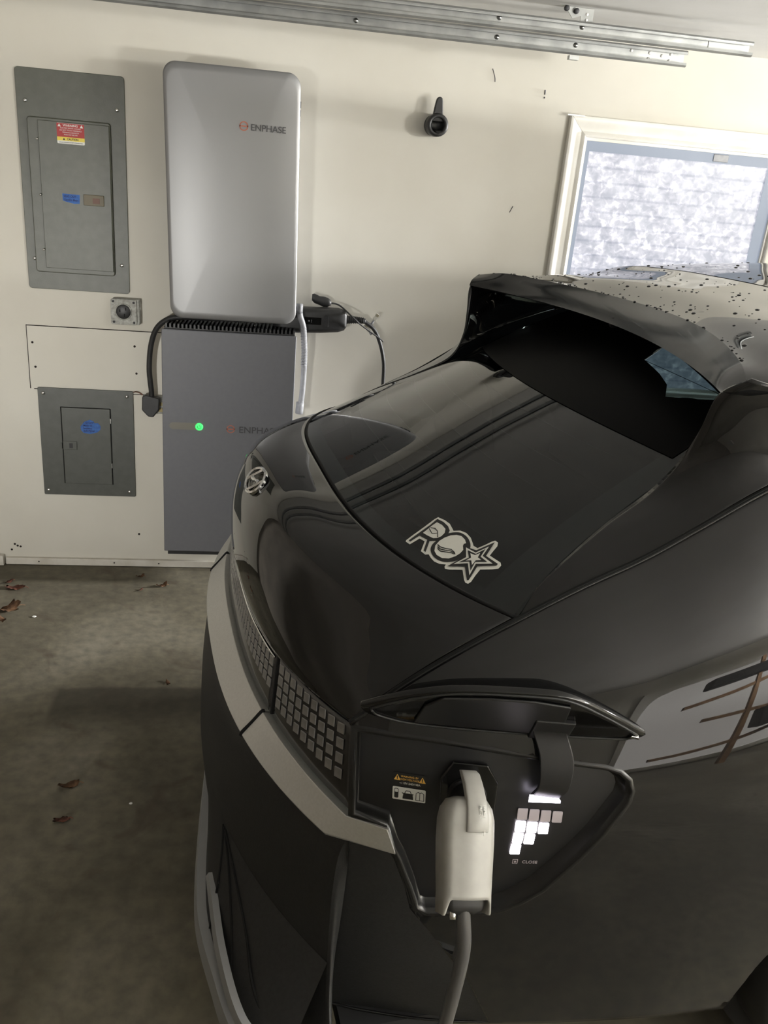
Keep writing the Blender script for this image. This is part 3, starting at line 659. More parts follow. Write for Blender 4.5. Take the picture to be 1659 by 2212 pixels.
# --- hatch lower panel (t from -1 near side to +1 far side)
HB = ((-.026, .927), (.100, .668, .968), 2.5, 2)
GB = ((.160, 1.204), (.372, .676, 1.162), 3, 2)
hrows = [wide(*HB), wide((-.033, .958), (.113, .671, .985), 2.5, 2), wide((-.035, 1.01), (.14, .674, 1.012), 2.5, 2),
         wide((-.031, 1.07), (.185, .676, 1.046), 2.5, 2), wide((-.015, 1.125), (.235, .677, 1.081), 2.6, 2),
         wide((.016, 1.172), (.288, .678, 1.115), 2.8, 2), wide((.078, 1.195), (.332, .678, 1.140), 3, 2), wide(*GB)]
bm, HV = mesh_grid(hrows, 81, 40)
HP = [[v.co.copy() for v in r] for r in HV]
hatch = solid(obj('tailgate_panel', bm, M_paint, car, smooth=True), .006)
# --- rear glass
grows_def = [GB, ((.300, 1.258), (.44, .634, 1.220), 2.8, 2), ((.440, 1.318), (.565, .580, 1.290), 2.4, 2), ((.580, 1.378), (.70, .540, 1.362), 2.2, 2),
             ((.760, 1.452), (.82, .52, 1.432), 2, 2), ((.980, 1.535), (1.0, .50, 1.515), 2, 2)]
def lift(row, d): return [(x, y, z+d) for x, y, z in row]
grows = [wide(*g_) for g_ in grows_def]
bm, GV = mesh_grid(grows, 81, 60)
GP = [[v.co.copy() for v in r] for r in GV]          # glass points [row][col]
rear_glass = obj('rear_glass', bm, M_glass, car, smooth=True)
# black ceramic border printed on the glass edges
def border():
    bm = bmesh.new()
    def strip(cells):
        for a, b, c, d in cells: bm.faces.new([bm.verts.new(p+Vector((.004, 0, -.004))) for p in (d, c, b, a)])
    nR, nC = len(GP), len(GP[0])
    cells = []
    for j in range(nR-1):
        for i in list(range(0, 4))+list(range(nC-5, nC-1)): cells.append((GP[j][i], GP[j][i+1], GP[j+1][i+1], GP[j+1][i]))
    for j in range(0, 3):
        for i in range(4, nC-5): cells.append((GP[j][i], GP[j][i+1], GP[j+1][i+1], GP[j+1][i]))
    strip(cells); bmesh.ops.remove_doubles(bm, verts=bm.verts, dist=1e-5); return bm
obj('glass_border', border(), M_satin, rear_glass, smooth=True)
# defroster wires
for k in range(1, 9):
    j = int(6+k*6)
    obj('defroster_wire', tube_bm([GP[j][i]+Vector((.003, 0, -.004)) for i in range(8, 73, 4)], .0006, 30, 4), M_satin, rear_glass, smooth=True)
# gap line between panel and glass
obj('glass_seal', tube_bm([p for p in GP[0][::4]], .0035, 90, 6), M_seam, rear_glass, smooth=True)
# --- spoiler rim curves
SPB = [(.8398-.3223*y*y, -y, 1.5593-.0189*y*y) for y in (.622, .57, .48, .36, .24, .12, 0)]
SPT = [(.9462-.4653*y*y, -y, 1.6021-.0054*y*y-1.3*max(0, y-.53)**2) for y in (.650, .57, .48, .36, .24, .12, 0)]
def mirror(row): return [(x, -y, z) for x, y, z in row[::-1][1:]]
SPB_f = SPB+mirror(SPB); SPT_f = [(x, y, z-.10*max(0, -y-.12)**2) for x, y, z in SPT]+mirror(SPT)
# frame strips left and right of the glass (from glass edge / spoiler end out to the body gap)
E_in = [(.372, .664, 1.163), (.44, .636, 1.221), (.565, .582, 1.291), (.655, .562, 1.345), (.695, .578, 1.41), (.708, .600, 1.475), (.715, .620, 1.545), (.750, .650, 1.5811)]
E_out = [(.376, .679, 1.163), (.48, .681, 1.218), (.60, .683, 1.276), (.695, .686, 1.333), (.78, .689, 1.385), (.87, .691, 1.427), (.96, .692, 1.462), (1.06, .691, 1.492)]
def frame_rows(sg):
    rows = []
    for k, (a, b) in enumerate(zip(E_in, E_out)):
        m = (Vector(a)+Vector(b))/2; bul = .010*min(1, k/3)
        mid = (m.x, (m.y+bul), m.z+bul*.8)
        r = [a, mid, b]
        rows.append([(x, sg*y, z) for x, y, z in r])
    return rows
for sg in (-1, 1):
    bm, _ = mesh_grid(frame_rows(sg), 13, 50, flip=sg < 0)
    solid(obj('glass_frame', bm, M_paint, car, smooth=True), .005)
# spoiler: rear face, top skin, underside
spoiler = empty('spoiler'); spoiler.parent = car
bm, _ = mesh_grid([SPB_f, [((a[0]+b[0])/2-.006, (a[1]+b[1])/2, (a[2]+b[2])/2) for a, b in zip(SPB_f, SPT_f)], SPT_f], 81, 9)
obj('spoiler_lip', bm, M_gloss, spoiler, smooth=True)
def top_row(x_c, z_c, side, sh):
    near = [(side[0], -side[1], side[2])]
    pts = []
    for t in (.96, .88, .75, .5, .25):
        z = z_c-(z_c-side[2])*sh(t); x = x_c+(side[0]-x_c)*t**2
        pts.append((x, -side[1]*t, z))
    half = near+pts+[(x_c, 0, z_c)]
    return half+mirror(half)
rowsT = [SPT_f,
         top_row(1.05, 1.630, (.845, .667, 1.563), lambda t: .22*t**2+.78*t**5),
         top_row(1.15, 1.646, (.965, .687, 1.523), lambda t: .20*t**2+.80*t**6),
         top_row(1.27, 1.662, (1.08, .692, 1.499), lambda t: .10*t**2+.90*t**10)]
bm, TV = mesh_grid(rowsT, 101, 30)
TOPP = [[v.co.copy() for v in r] for r in TV]
obj('spoiler_top', bm, M_paint, spoiler, smooth=True)
under = [SPB_f, [(x+.07, y*.985, z-.012) for x, y, z in SPB_f], [(x+.2, y*.95, z-.012) for x, y, z in SPB_f], [(x+.34, y*.92, z+.0) for x, y, z in SPB_f]]
bm, _ = mesh_grid(under, 61, 12, flip=True)
obj('spoiler_underside', bm, M_satin, spoiler, smooth=True)
# black sheet over the upper glass, painted reflection of the spoiler's underside
nR, nC = len(GP), len(GP[0]); cols_ = list(range(2, nC-2)); rows_ = []
def glass_at(i, x):
    for j in range(nR-1):
        a, b = GP[j][i], GP[j+1][i]
        if a.x <= x <= b.x: return a.lerp(b, (x-a.x)/max(b.x-a.x, 1e-9))
    return GP[-1][i].copy() if x > GP[-1][i].x else GP[0][i].copy()
for k in range(31):
    r_ = []
    for i in cols_:
        s_ = abs(GP[40][i].y)/.5; xb = .648+.085*s_*s_; x = xb+(.995-xb)*k/30
        r_.append(glass_at(i, x)+Vector((-.0005, 0, .0015)))
    rows_.append(r_)
PEEK = [(.884, -.105), (.951, -.08), (.925, -.234), (.896, -.41), (.856, -.366), (.822, -.314), (.85, -.27), (.866, -.21)]
bm = bmesh.new(); Vb = [[bm.verts.new(p) for p in r_] for r_ in rows_]
for j in range(30):
    for i in range(len(cols_)-1):
        bm.faces.new((Vb[j][i], Vb[j+1][i], Vb[j+1][i+1], Vb[j][i+1]))
for k in range(len(PEEK)):
    a = Vector((*PEEK[k], 0)); b = Vector((*PEEK[(k+1) % len(PEEK)], 0)); ab = b-a; fs = []
    for f in bm.faces:
        c = f.calc_center_median(); c.z = 0; t = max(0, min(1, (c-a).dot(ab)/ab.length_squared))
        if (a+ab*t-c).length < .03: fs.append(f)
    gm = set(fs)
    for f in fs: gm.update(f.edges); gm.update(f.verts)
    bmesh.ops.bisect_plane(bm, geom=list(gm), plane_co=a, plane_no=Vector((ab.y, -ab.x, 0)).normalized(), dist=1e-6)
bmesh.ops.delete(bm, geom=[f for f in bm.faces if inside((f.calc_center_median().x, f.calc_center_median().y), PEEK)], context='FACES')
obj('spoiler_reflection', bm, M_spoilrefl, rear_glass, smooth=True)
lathe('washer_nozzle', [(.013, 0), (.013, .010), (.009, .016), (.001, .017)], M_satin, spoiler, (.86, .02, 1.558), axis='X', n=14)
# rain drops standing on spoiler and roof
# --- roof
roofrows = []
for xc, zc, sx, ss, sz in ((1.278, 1.663, 1.09, .692, 1.502), (1.5, 1.682, 1.4, .690, 1.555), (1.8, 1.697, 1.75, .69, 1.572), (2.2, 1.69, 2.2, .69, 1.570), (2.6, 1.655, 2.6, .68, 1.54), (2.95, 1.59, 2.9, .66, 1.50)):
    roofrows.append(top_row(xc, zc, (sx, ss, sz), lambda t: .10*t**2+.90*t**10))
bm, RV = mesh_grid(roofrows, 101, 60)
ROOFP = [[v.co.copy() for v in r] for r in RV]
obj('roof', bm, M_paint, car, smooth=True)
# --- windscreen, bonnet, nose (front of the car, out of the picture)
bm, _ = mesh_grid([wide((2.95, 1.588), (2.9, .655, 1.50), 2, 3), wide((3.3, 1.36), (3.2, .69, 1.33), 2, 3), wide((3.68, 1.12), (3.52, .72, 1.16), 2, 3)], 41, 20)
obj('windscreen', bm, M_gloss, car, smooth=True)
bm, _ = mesh_grid([wide((3.66, 1.12), (3.5, .72, 1.16), 2, 3), wide((4.05, 1.04), (3.95, .745, 1.02), 2, 3), wide((4.4, .93), (4.32, .69, .94), 2.5, 3), wide((4.5, .80), (4.47, .62, .84), 3, 2), wide((4.53, .62), (4.49, .66, .62), 3, 2), wide((4.5, .3), (4.42, .70, .3), 3, 2)], 41, 40)
obj('bonnet', bm, M_paint, car, smooth=True)

# --- body sides
def nearest(p, poly):
    best = None; n = len(poly)
    for i in range(n):
        a = Vector(poly[i]); b = Vector(poly[(i+1) % n]); ab = b-a; t = max(0, min(1, (Vector(p)-a).dot(ab)/max(ab.length_squared, 1e-12)))
        q = a+ab*t; d = (q-Vector(p)).length
        if best is None or d < best[0]: best = (d, q)
    return best
PORT = [(.100, .962), (.150, .964), (.22, .966), (.314, .963), (.448, .950), (.505, .945), (.530, .938), (.547, .924), (.553, .905), (.549, .884), (.512, .818), (.481, .765), (.430, .685), (.395, .650), (.365, .628), (.34, .619), (.24, .604), (.222, .612), (.205, .665), (.180, .730), (.168, .752), (.151, .803), (.098, .812), (.097, .88)]
def arc(cx_, cz_, r, a0, a1, n): return [(cx_+r*math.cos(math.radians(a0+(a1-a0)*i/(n-1))), cz_+r*math.sin(math.radians(a0+(a1-a0)*i/(n-1)))) for i in range(n)]
AXR, AXF, AXZ = 1.34, 4.0, .36
ARCHR = [(AXR+.40, -.1)]+arc(AXR, AXZ, .40, 0, 180, 40)+[(AXR-.40, -.1)]
ARCHF = [(AXF+.39, -.1)]+arc(AXF, AXZ, .39, 0, 180, 24)+[(AXF-.39, -.1)]
SIDEWIN = [(1.38, 1.20), (1.55, 1.37), (1.75, 1.455), (2.3, 1.47), (2.75, 1.43), (3.1, 1.27), (3.35, 1.10), (2.6, 1.06), (1.75, 1.06), (1.45, 1.09)]
def body_side(sg, holes):
    xs = []
    x = .095
    while x < 4.5:
        xs.append(x); x += .008 if x < .62 else (.02 if x < 1.9 else .06)
    xs.append(4.5)
    NW = 96; bm = bmesh.new(); P2 = []; V = []
    for x in xs:
        zg = smooth_tab(GAPZ, x); zb = .24
        P2.append([[x, zg+(zb-zg)*(j/NW)] for j in range(NW+1)])
    for i in range(len(xs)):
        V.append([bm.verts.new((p[0], sg*fender_s(p[0], p[1]), p[1])) for p in P2[i]])
    for i in range(len(xs)-1):
        for j in range(NW):
            q4 = [(i, j), (i+1, j), (i+1, j+1), (i, j+1)]
            vv = [V[a][b] for a, b in q4]
            f = vv if sg > 0 else vv[::-1]
            try: bm.faces.new(f)
            except ValueError: pass
    for h in holes:      # cut each outline into the sheet, then drop what lies inside
        m_ = len(h)
        for k in range(m_):
            a = Vector((h[k][0], 0, h[k][1])); b = Vector((h[(k+1) % m_][0], 0, h[(k+1) % m_][1])); ab = b-a
            if ab.length < 1e-6: continue
            fs = []
            for f in bm.faces:
                c = f.calc_center_median(); c.y = 0
                t = max(0, min(1, (c-a).dot(ab)/ab.length_squared))
                if (a+ab*t-c).length < (.03 if c.x < .7 else (.08 if c.x < 1.85 else .14)): fs.append(f)
            if not fs: continue
            gm = set(fs)
            for f in fs: gm.update(f.edges); gm.update(f.verts)
            bmesh.ops.bisect_plane(bm, geom=list(gm), plane_co=a, plane_no=Vector((ab.z, 0, -ab.x)).normalized(), dist=1e-6)
        dead = []
        for f in bm.faces:
            c = f.calc_center_median()
            if inside((c.x, c.z), h): dead.append(f)
        bmesh.ops.delete(bm, geom=dead, context='FACES')
    bmesh.ops.delete(bm, geom=[v for v in bm.verts if not v.link_faces], context='VERTS')
    bmesh.ops.recalc_face_normals(bm, faces=bm.faces)
    s_ = sum(f.normal.y for f in bm.faces)
    if s_*sg < 0: bmesh.ops.reverse_faces(bm, faces=bm.faces)
    return bm
LOWREAR = [(.0955, .748), (.158, .748), (.170, .73), (.195, .665), (.210, .61), (.25, .555), (.34, .42), (.42, .245), (.0955, .245)]
near_side = obj('body_side', body_side(-1, [PORT, LOWREAR, ARCHR, ARCHF, SIDEWIN]), M_paint, car, smooth=True); near_side['label'] = 'right body side with open charge port'
far_side = obj('body_side', body_side(1, [LOWREAR, ARCHR, ARCHF, SIDEWIN]), M_paint, car, smooth=True)
for o in (near_side, far_side): solid(o, .004)
def side_patch(name, poly, sg, off, mat, parent, smooth=True):
    """fill polygon following the body side (fan of nested rings)"""
    bm = bmesh.new(); cx_ = sum(a for a, _ in poly)/len(poly); cz_ = sum(b for _, b in poly)/len(poly); rings = []
    for k in (1, .85, .65, .45, .25, .1):
        rings.append([bm.verts.new((cx_+(a-cx_)*k, sg*(fender_s(cx_+(a-cx_)*k, cz_+(b-cz_)*k)+off), cz_+(b-cz_)*k)) for a, b in poly])
    n = len(poly)
    for A, B in zip(rings, rings[1:]):
        for i in range(n): bm.faces.new((A[i], A[(i+1) % n], B[(i+1) % n], B[i]))
    bm.faces.new(rings[-1])
    bmesh.ops.recalc_face_normals(bm, faces=bm.faces)
    if sum(f.normal.y for f in bm.faces)*sg < 0: bmesh.ops.reverse_faces(bm, faces=bm.faces)
    return obj(name, bm, mat, parent, smooth=smooth)
for sg in (-1, 1): side_patch('bumper_flank', LOWREAR, sg, 0, M_matte, car)
for sg in (-1, 1): side_patch('side_window', SIDEWIN, sg, -.006, M_glass, car)
# shut line between tailgate and body, both sides
GAPL = [(x, z) for x, z in GAPZ[:11]]
for sg in (-1, 1):
    pts = [(x, sg*(smooth_tab(GAPS, x)+.0005), smooth_tab(GAPZ, x)-.0005) for x in [.09+i*.03 for i in range(36)]]
    obj('shut_line', tube_bm(pts, .0042, 90, 6), M_seam, car, smooth=True)
    obj('roof_rail', tube_bm([(x, sg*(smooth_tab(GAPS, x)-.001), smooth_tab(GAPZ, x)+.002) for x in [1.04+i*.06 for i in range(34)]], .011, 90, 8), M_gloss, car, smooth=True)
    pts2 = [(x, sg*(smooth_tab(GAPS, x)+.004), smooth_tab(GAPZ, x)-.0025) for x in [.09+i*.03 for i in range(36)]]
    obj('body_edge', tube_bm(pts2, .0032, 90, 8), M_gloss, car, smooth=True)
# --- tail lamp band
lamp = empty('tail_lamp'); lamp.parent = car; lamp['label'] = 'smoked full-width tail lamp band with square pixels'
LT = ((-.018, .922), (.104, .662, .955), 2.5, 2); LBm = ((-.034, .810), (.095, .708, .812), 2.5, 2)
def lamp_pt(t, h):
    a = abs(t)
    def ev(D_): c, s_, p, q = D_; return Vector((c[0]+(s_[0]-c[0])*a**p, s_[1]*t, c[1]+(s_[2]-c[1])*a**q))
    return ev(LT).lerp(ev(LBm), h)
SEAM_T = .570
def lamp_section(name, t0, t1, n):
    bm, _ = mesh_grid([[lamp_pt(t0+(t1-t0)*i/(n-1), h) for i in range(n)] for h in (0, .33, .67, 1)], n, 8, flip=True)
    return solid(obj(name, bm, M_lens, lamp, smooth=True), .01)
lc = lamp_section('lamp_lens', -SEAM_T+.008, SEAM_T-.008, 41); ln = lamp_section('lamp_lens', -1, -SEAM_T-.008, 21); lf = lamp_section('lamp_lens', SEAM_T+.008, 1, 21)
px_bm = bmesh.new(); add_box(px_bm, -.0105, .0105, -.0014, .0014, -.0095, .0095)
bmesh.ops.bevel(px_bm, geom=[e for e in px_bm.edges], offset=.0011, segments=1, affect='EDGES')
px_me = bpy.data.meshes.new('lamp_pixel'); px_bm.to_mesh(px_me); px_bm.free(); px_me.materials.append(M_pixel)
def put_pixels(par, ts, hs):
    for t in ts:
        for h in hs:
            p = lamp_pt(t, h); dt = (lamp_pt(t+.01, h)-lamp_pt(t-.01, h)).normalized(); dh = (lamp_pt(t, h-.02)-lamp_pt(t, h+.02)).normalized()
            nrm = dt.cross(dh).normalized()
            if nrm.x > 0: nrm = -nrm
            o = bpy.data.objects.new('lamp_pixel', px_me); COL.objects.link(o); o.parent = par
            up = dh-nrm*dh.dot(nrm); up.normalize(); rt = up.cross(nrm)
            o.matrix_local = Matrix(((rt.x, nrm.x, up.x, p.x+nrm.x*.0012), (rt.y, nrm.y, up.y, p.y+nrm.y*.0012), (rt.z, nrm.z, up.z, p.z+nrm.z*.0012), (0, 0, 0, 1)))
HS = (.13, .315, .50, .685)
put_pixels(ln, [-.615-.0415*k for k in range(9)], HS)
put_pixels(lf, [.615+.0415*k for k in range(9)], HS)
put_pixels(lc, [-.53+.0408*k for k in range(27)], (.2, .385, .57))
bm = tube_bm([lamp_pt(t, .06)+Vector((-.0035, 0, 0)) for t in [-SEAM_T+.01+(2*SEAM_T-.02)*i/20 for i in range(21)]], .0028, 60, 6); obj('lamp_brightwork', bm, M_chrome, lc, smooth=True)
for sg in (-1, 1): obj('lamp_seam', tube_bm([lamp_pt(sg*SEAM_T, h)+Vector((.004, 0, 0)) for h in (-.02, .3, .7, 1.)], .006, 12, 6), M_seam, lamp, smooth=True)
# dark ledge under the tailgate lip
bm, _ = mesh_grid([wide((-.024, .927), (.102, .666, .966), 2.5, 2), wide((-.010, .924), (.112, .660, .958), 2.5, 2)], 61, 3)
obj('tailgate_lip', bm, M_seam, car, smooth=True)
# --- silver garnish under the lamps (three pieces)
def bl(t): s_ = abs(t); return Vector((-.0936+.3724*s_**2.5, t, .7535))
def bu(t): s_ = abs(t); return Vector((-.0456+.310*s_**2.5, t, .8044))
def bar_piece(name, ts, extra=None):
    """cross section: upper rear edge, face, lower edge, short return underneath"""
    secs = []
    for t in ts:
        u_ = bu(t*1.03 if abs(t) > .45 else t); l_ = bl(t)
        inn = Vector((.020, 0, 0)) if abs(t) < .6 else Vector((.016, -.010*(1 if t > 0 else -1), 0))
        secs.append([u_+inn+Vector((0, 0, -.004)), u_, l_, l_+Vector((.004, 0, -.006)), l_+Vector((.025, 0, -.008))])
    if extra: secs = secs+extra
    bm = bmesh.new(); V = [[bm.verts.new(p) for p in s_] for s_ in secs]
    for A, B in zip(V, V[1:]):
        for i in range(4): bm.faces.new((A[i], A[i+1], B[i+1], B[i]))
    bm.faces.new(V[0]); bm.faces.new(V[-1][::-1])
    bmesh.ops.recalc_face_normals(bm, faces=bm.faces)
    return obj(name, bm, M_bar, car, bevel=.0016)
bar_piece('garnish', [-.380+.760*i/30 for i in range(31)])
def side_facet(sg):
    a = [Vector((.156, sg*.745, .7985)), Vector((.150, sg*.7545, .8035)), Vector((.168, sg*.7605, .7515)), Vector((.170, sg*.756, .7455)), Vector((.174, sg*.735, .7435))]
    return [a]
bar_piece('garnish', [-.387-(.690-.387)*i/16 for i in range(17)], side_facet(-1))
bar_piece('garnish', [.387+(.690-.387)*i/16 for i in range(17)], side_facet(1))
for sg in (-1, 1):
    a_, b_ = bu(sg*.3835), bl(sg*.3835)
    obj('garnish_seam', tube_bm([a_+Vector((.004, 0, -.002)), a_+Vector((0, 0, .0006)), (a_+b_)/2, b_+Vector((-.0004, 0, 0)), b_+Vector((.006, 0, -.006))], .0034, 16, 6), M_seam, car, smooth=True)
# --- bumper
def brow(cx0, z, scx, ss, p=2.4): return wide((cx0, z), (scx, ss, z), p, 2)
brows = [brow(-.070, .762, .100, .700), brow(-.075, .742, .092, .702), brow(-.092, .70, .080, .704), brow(-.102, .62, .074, .706), brow(-.106, .54, .072, .712), brow(-.108, .46, .070, .725), brow(-.108, .40, .066, .75), brow(-.100, .34, .062, .80), brow(-.085, .28, .07, .81), brow(-.04, .2, .13, .78)]
bm, _ = mesh_grid(brows, 61, 40, flip=True)
obj('bumper', bm, M_matte, car, smooth=True)
for sg in (-1, 1):   # corner piece joining bumper and flank
    rowsC = []
    for r in brows[1:]:
        e_ = r[0] if sg < 0 else r[-1]
        x_, y_, z_ = e_
        rowsC.append([e_, (x_+.010, sg*(abs(y_)+.003), z_), (.098, sg*fender_s(.098, z_), z_)])
    bm, _ = mesh_grid(rowsC, 8, 40); obj('bumper_corner', bm, M_matte, car, smooth=True)
# valance: flares from the bumper down to the skid trim
SKX = [(-.84, .02), (-.80, -.045), (-.765, -.085), (-.68, -.119), (-.59, -.135), (-.494, -.15), (-.41, -.155), (-.278, -.146), (-.1, -.125), (.05, -.103), (.134, -.092), (.19, -.083), (.4, -.05), (.6, .0), (.74, .08)]
vr = [[], [], [], [], []]
for i in range(61):
    y = -.80+1.52*i/60; yb = y*(.725/.80 if y < 0 else 1); a = (-.108+.178*min(1, abs(yb)/.725)**2.4, yb, .47); b = (smooth_tab(SKX, y)+.026, y, .318)
    for k, (w_, dz) in enumerate(((0, 0), (.28, .03), (.62, .02), (1, 0), (1.02, -.05))):
        vr[k].append((a[0]+(b[0]-a[0])*w_, a[1]+(b[1]-a[1])*w_, a[2]+(b[2]-a[2])*min(w_, 1)+dz*0+(dz if w_ > 1 else 0)))
bm, VV = mesh_grid(vr, 61, 24, flip=True)
VALP = [[v.co.copy() for v in r] for r in VV]
obj('valance', bm, M_matte, car, smooth=True)
for k in range(3):   # pressed grooves running down the valance
    pts = []
    for j in (1, 5, 9, 13, 17):
        c_ = 18-(1.2+1.6*k)*j/4.; i_ = int(c_); pts.append(VALP[j][i_].lerp(VALP[j][i_+1], c_-i_)+Vector((-.0006, 0, .0004)))
    obj('valance_groove', tube_bm(pts, .0028, 24, 6), M_seam, car, smooth=True)
# silver lower skid trim with red reflector tip
SK = [(.30, -.875, .285), (.10, -.868, .288), (-.03, -.835, .292), (-.09, -.765, .298), (-.119, -.68, .30), (-.135, -.59, .30), (-.150, -.494, .30), (-.155, -.41, .30), (-.146, -.278, .30), (-.125, -.10, .30), (-.103, .05, .305), (-.092, .134, .30), (-.083, .19, .31)]
def strip_bar(name, pts, h, d, mat, n=80, z_off=0, taper=False):
    P = catmull(pts, n); bm = bmesh.new(); V = []
    for i, p in enumerate(P):
        k = 1 if not taper else min(1, (n-1-i)/10+.08)
        q = [(0, -h*.5), (.006, h*.5*k), (d, h*.5*k), (d, -h*.5)]
        t = (P[min(i+1, n-1)]-P[max(i-1, 0)]); t.z = 0; t.normalize(); nr = Vector((-t.y, t.x, 0))
        if nr.x < 0 and abs(nr.x) > .3: nr = -nr
        if p.y < -.7 and nr.y < 0: nr = -nr
        V.append([bm.verts.new((p.x+nr.x*a, p.y+nr.y*a, p.z+b+z_off)) for a, b in q])
    for A, B in zip(V, V[1:]):
        for i in range(4): bm.faces.new((A[i], A[(i+1) % 4], B[(i+1) % 4], B[i]))
    bm.faces.new(V[0]); bm.faces.new(V[-1][::-1]); bmesh.ops.recalc_face_normals(bm, faces=bm.faces)
    return obj(name, bm, mat, car, smooth=False)
sk = strip_bar('skid_trim', SK, .036, .034, M_skid, taper=True)
strip_bar('reflector', [(-.086, .172, .312), (-.080, .20, .318), (-.074, .232, .325)], .030, .03, M_refl, 14, taper=False)
strip_bar('skid_trim', [(.30, -.86, .345), (.10, -.852, .345), (-.02, -.82, .347), (-.08, -.76, .35), (-.106, -.69, .352), (-.122, -.56, .355), (-.126, -.44, .36), (-.127, -.36, .365)], .018, .02, M_skid, taper=True)
# underbody, so that no light leaks through
box('underbody', .12, 4.4, -.70, .70, .20, .24, M_trimc, car)
box('underbody', -.02, .12, -.45, .45, .20, .24, M_trimc, car)
# wheels
def wheel(x, sg):
    w = empty('wheel', (x, sg*.765, AXZ)); w.parent = car
    prof = [(.20, -.10), (.33, -.11), (.352, -.095), (.358, -.04), (.358, .04), (.352, .095), (.33, .11), (.25, .105), (.245, .08), (.20, .07)]
    lathe('tyre', [(r, h*(1 if sg < 0 else -1)) for r, h in prof], M_tyre, w, (0, 0, 0), 'Y', 48)
    for k in range(5):
        a = 2*math.pi*k/5
        M = Matrix.Rotation(a, 4, 'Y')
        box('spoke', -.035, .035, min(sg*.07, sg*.10), max(sg*.07, sg*.10), .03, .25, M_rim, w, .006, M)
    lathe('hub', [(.05, .06), (.05, .105), (.04, .112), (.001, .113)] if sg < 0 else [(.05, -.06), (.05, -.105), (.04, -.112), (.001, -.113)], M_rim, w, (0, 0, 0), 'Y', 24)
    lathe('wheel_well', [(.395, .0), (.395, -.25), (.38, -.26), (.001, -.26)] if sg < 0 else [(.395, 0), (.395, .25), (.38, .26), (.001, .26)], M_trimc, w, (0, 0, 0), 'Y', 40)
for x in (AXR, AXF):
    for sg in (-1, 1): wheel(x, sg)
# cabin: seat backs, head restraints, parcel shelf
cab = empty('cabin'); cab.parent = car
box('parcel_shelf', .45, 1.05, -.60, .60, 1.02, 1.04, M_trimc, cab, .01)
box('load_floor', .1, 1.1, -.62, .62, .62, .66, M_trimc, cab)
for y0, y1 in ((-.62, -.02), (.02, .62)):
    box('seat_back', 1.05, 1.2, y0, y1, .5, 1.22, M_trimc, cab, .04, seg=4)
for y in (-.36, 0, .36): box('head_restraint', 1.10, 1.22, y-.12, y+.12, 1.20, 1.36, M_trimc, cab, .05, seg=4)
for y in (-.38, .38):
    box('front_seat', 2.15, 2.32, y-.25, y+.25, .5, 1.2, M_trimc, cab, .05, seg=4); box('head_restraint', 2.2, 2.32, y-.12, y+.12, 1.2, 1.4, M_trimc, cab, .05, seg=4)
bm, _ = mesh_grid([[(x, y, z-.05) for x, y, z in wide((xc, zc), (xc, .60, zc-.05), 2, 2)] for xc, zc in ((1.0, 1.60), (1.5, 1.64), (2.2, 1.64), (2.8, 1.56))], 31, 20)
obj('headliner', bm, M_trimc, cab, smooth=True)

# --- emblem on the tailgate
jrow = min(range(len(HP)), key=lambda j: abs(HP[j][40].z-1.166))
e0 = HP[jrow][40]; eu = (HP[jrow+1][40]-HP[jrow-1][40]).normalized(); el = Vector((0, -1, 0)); en = eu.cross(el).normalized()
if en.z < 0: en = -en
emb = empty('emblem'); emb.parent = car; emb['label'] = 'chrome oval emblem with a slanted letter'
def on_emb(a, b, w): return e0+el*a+eu*b+en*(w+.002+.25*a*a)
def ribbon(name, pts, width, closed=False, h=.006, n=48):
    P = catmull([(a, b, 0) for a, b in pts], n, closed); m = len(P); bm = bmesh.new(); V = []
    for i, p in enumerate(P):
        t = (P[(i+1) % m]-P[i-1]) if closed else (P[min(i+1, m-1)]-P[max(i-1, 0)])
        t.normalize(); nr = Vector((-t.y, t.x, 0)); w_ = width(i/(m-1)) if callable(width) else width
        V.append([bm.verts.new(on_emb(p.x+nr.x*a, p.y+nr.y*a, b)) for a, b in ((-w_/2, -.003), (-w_/2, h*.5), (0, h), (w_/2, h*.5), (w_/2, -.003))])
    for i in range(m if closed else m-1):
        A, B = V[i], V[(i+1) % m]
        for k in range(5): bm.faces.new((A[k], A[(k+1) % 5], B[(k+1) % 5], B[k]))
    if not closed: bm.faces.new(V[0]); bm.faces.new(V[-1][::-1])
    bmesh.ops.recalc_face_normals(bm, faces=bm.faces)
    return obj(name, bm, M_chrome, emb)
EA, EB = .056, .0295
ribbon('oval_ring', [(EA*math.cos(2*math.pi*k/24), EB*math.sin(2*math.pi*k/24)) for k in range(24)], .0075, True)
ribbon('letter_stroke', [(-.040, -.016), (-.031, .0), (-.017, .020), (-.010, .0265)], .0085)
ribbon('letter_stroke', [(.010, -.0265), (.017, -.020), (.031, .0), (.040, .016)], .0085)
ribbon('letter_bar', [(-.027, -.004), (-.014, -.003), (.0, .0005), (.014, .003), (.027, .004)], lambda t: .006+.004*abs(t-.5)*2)

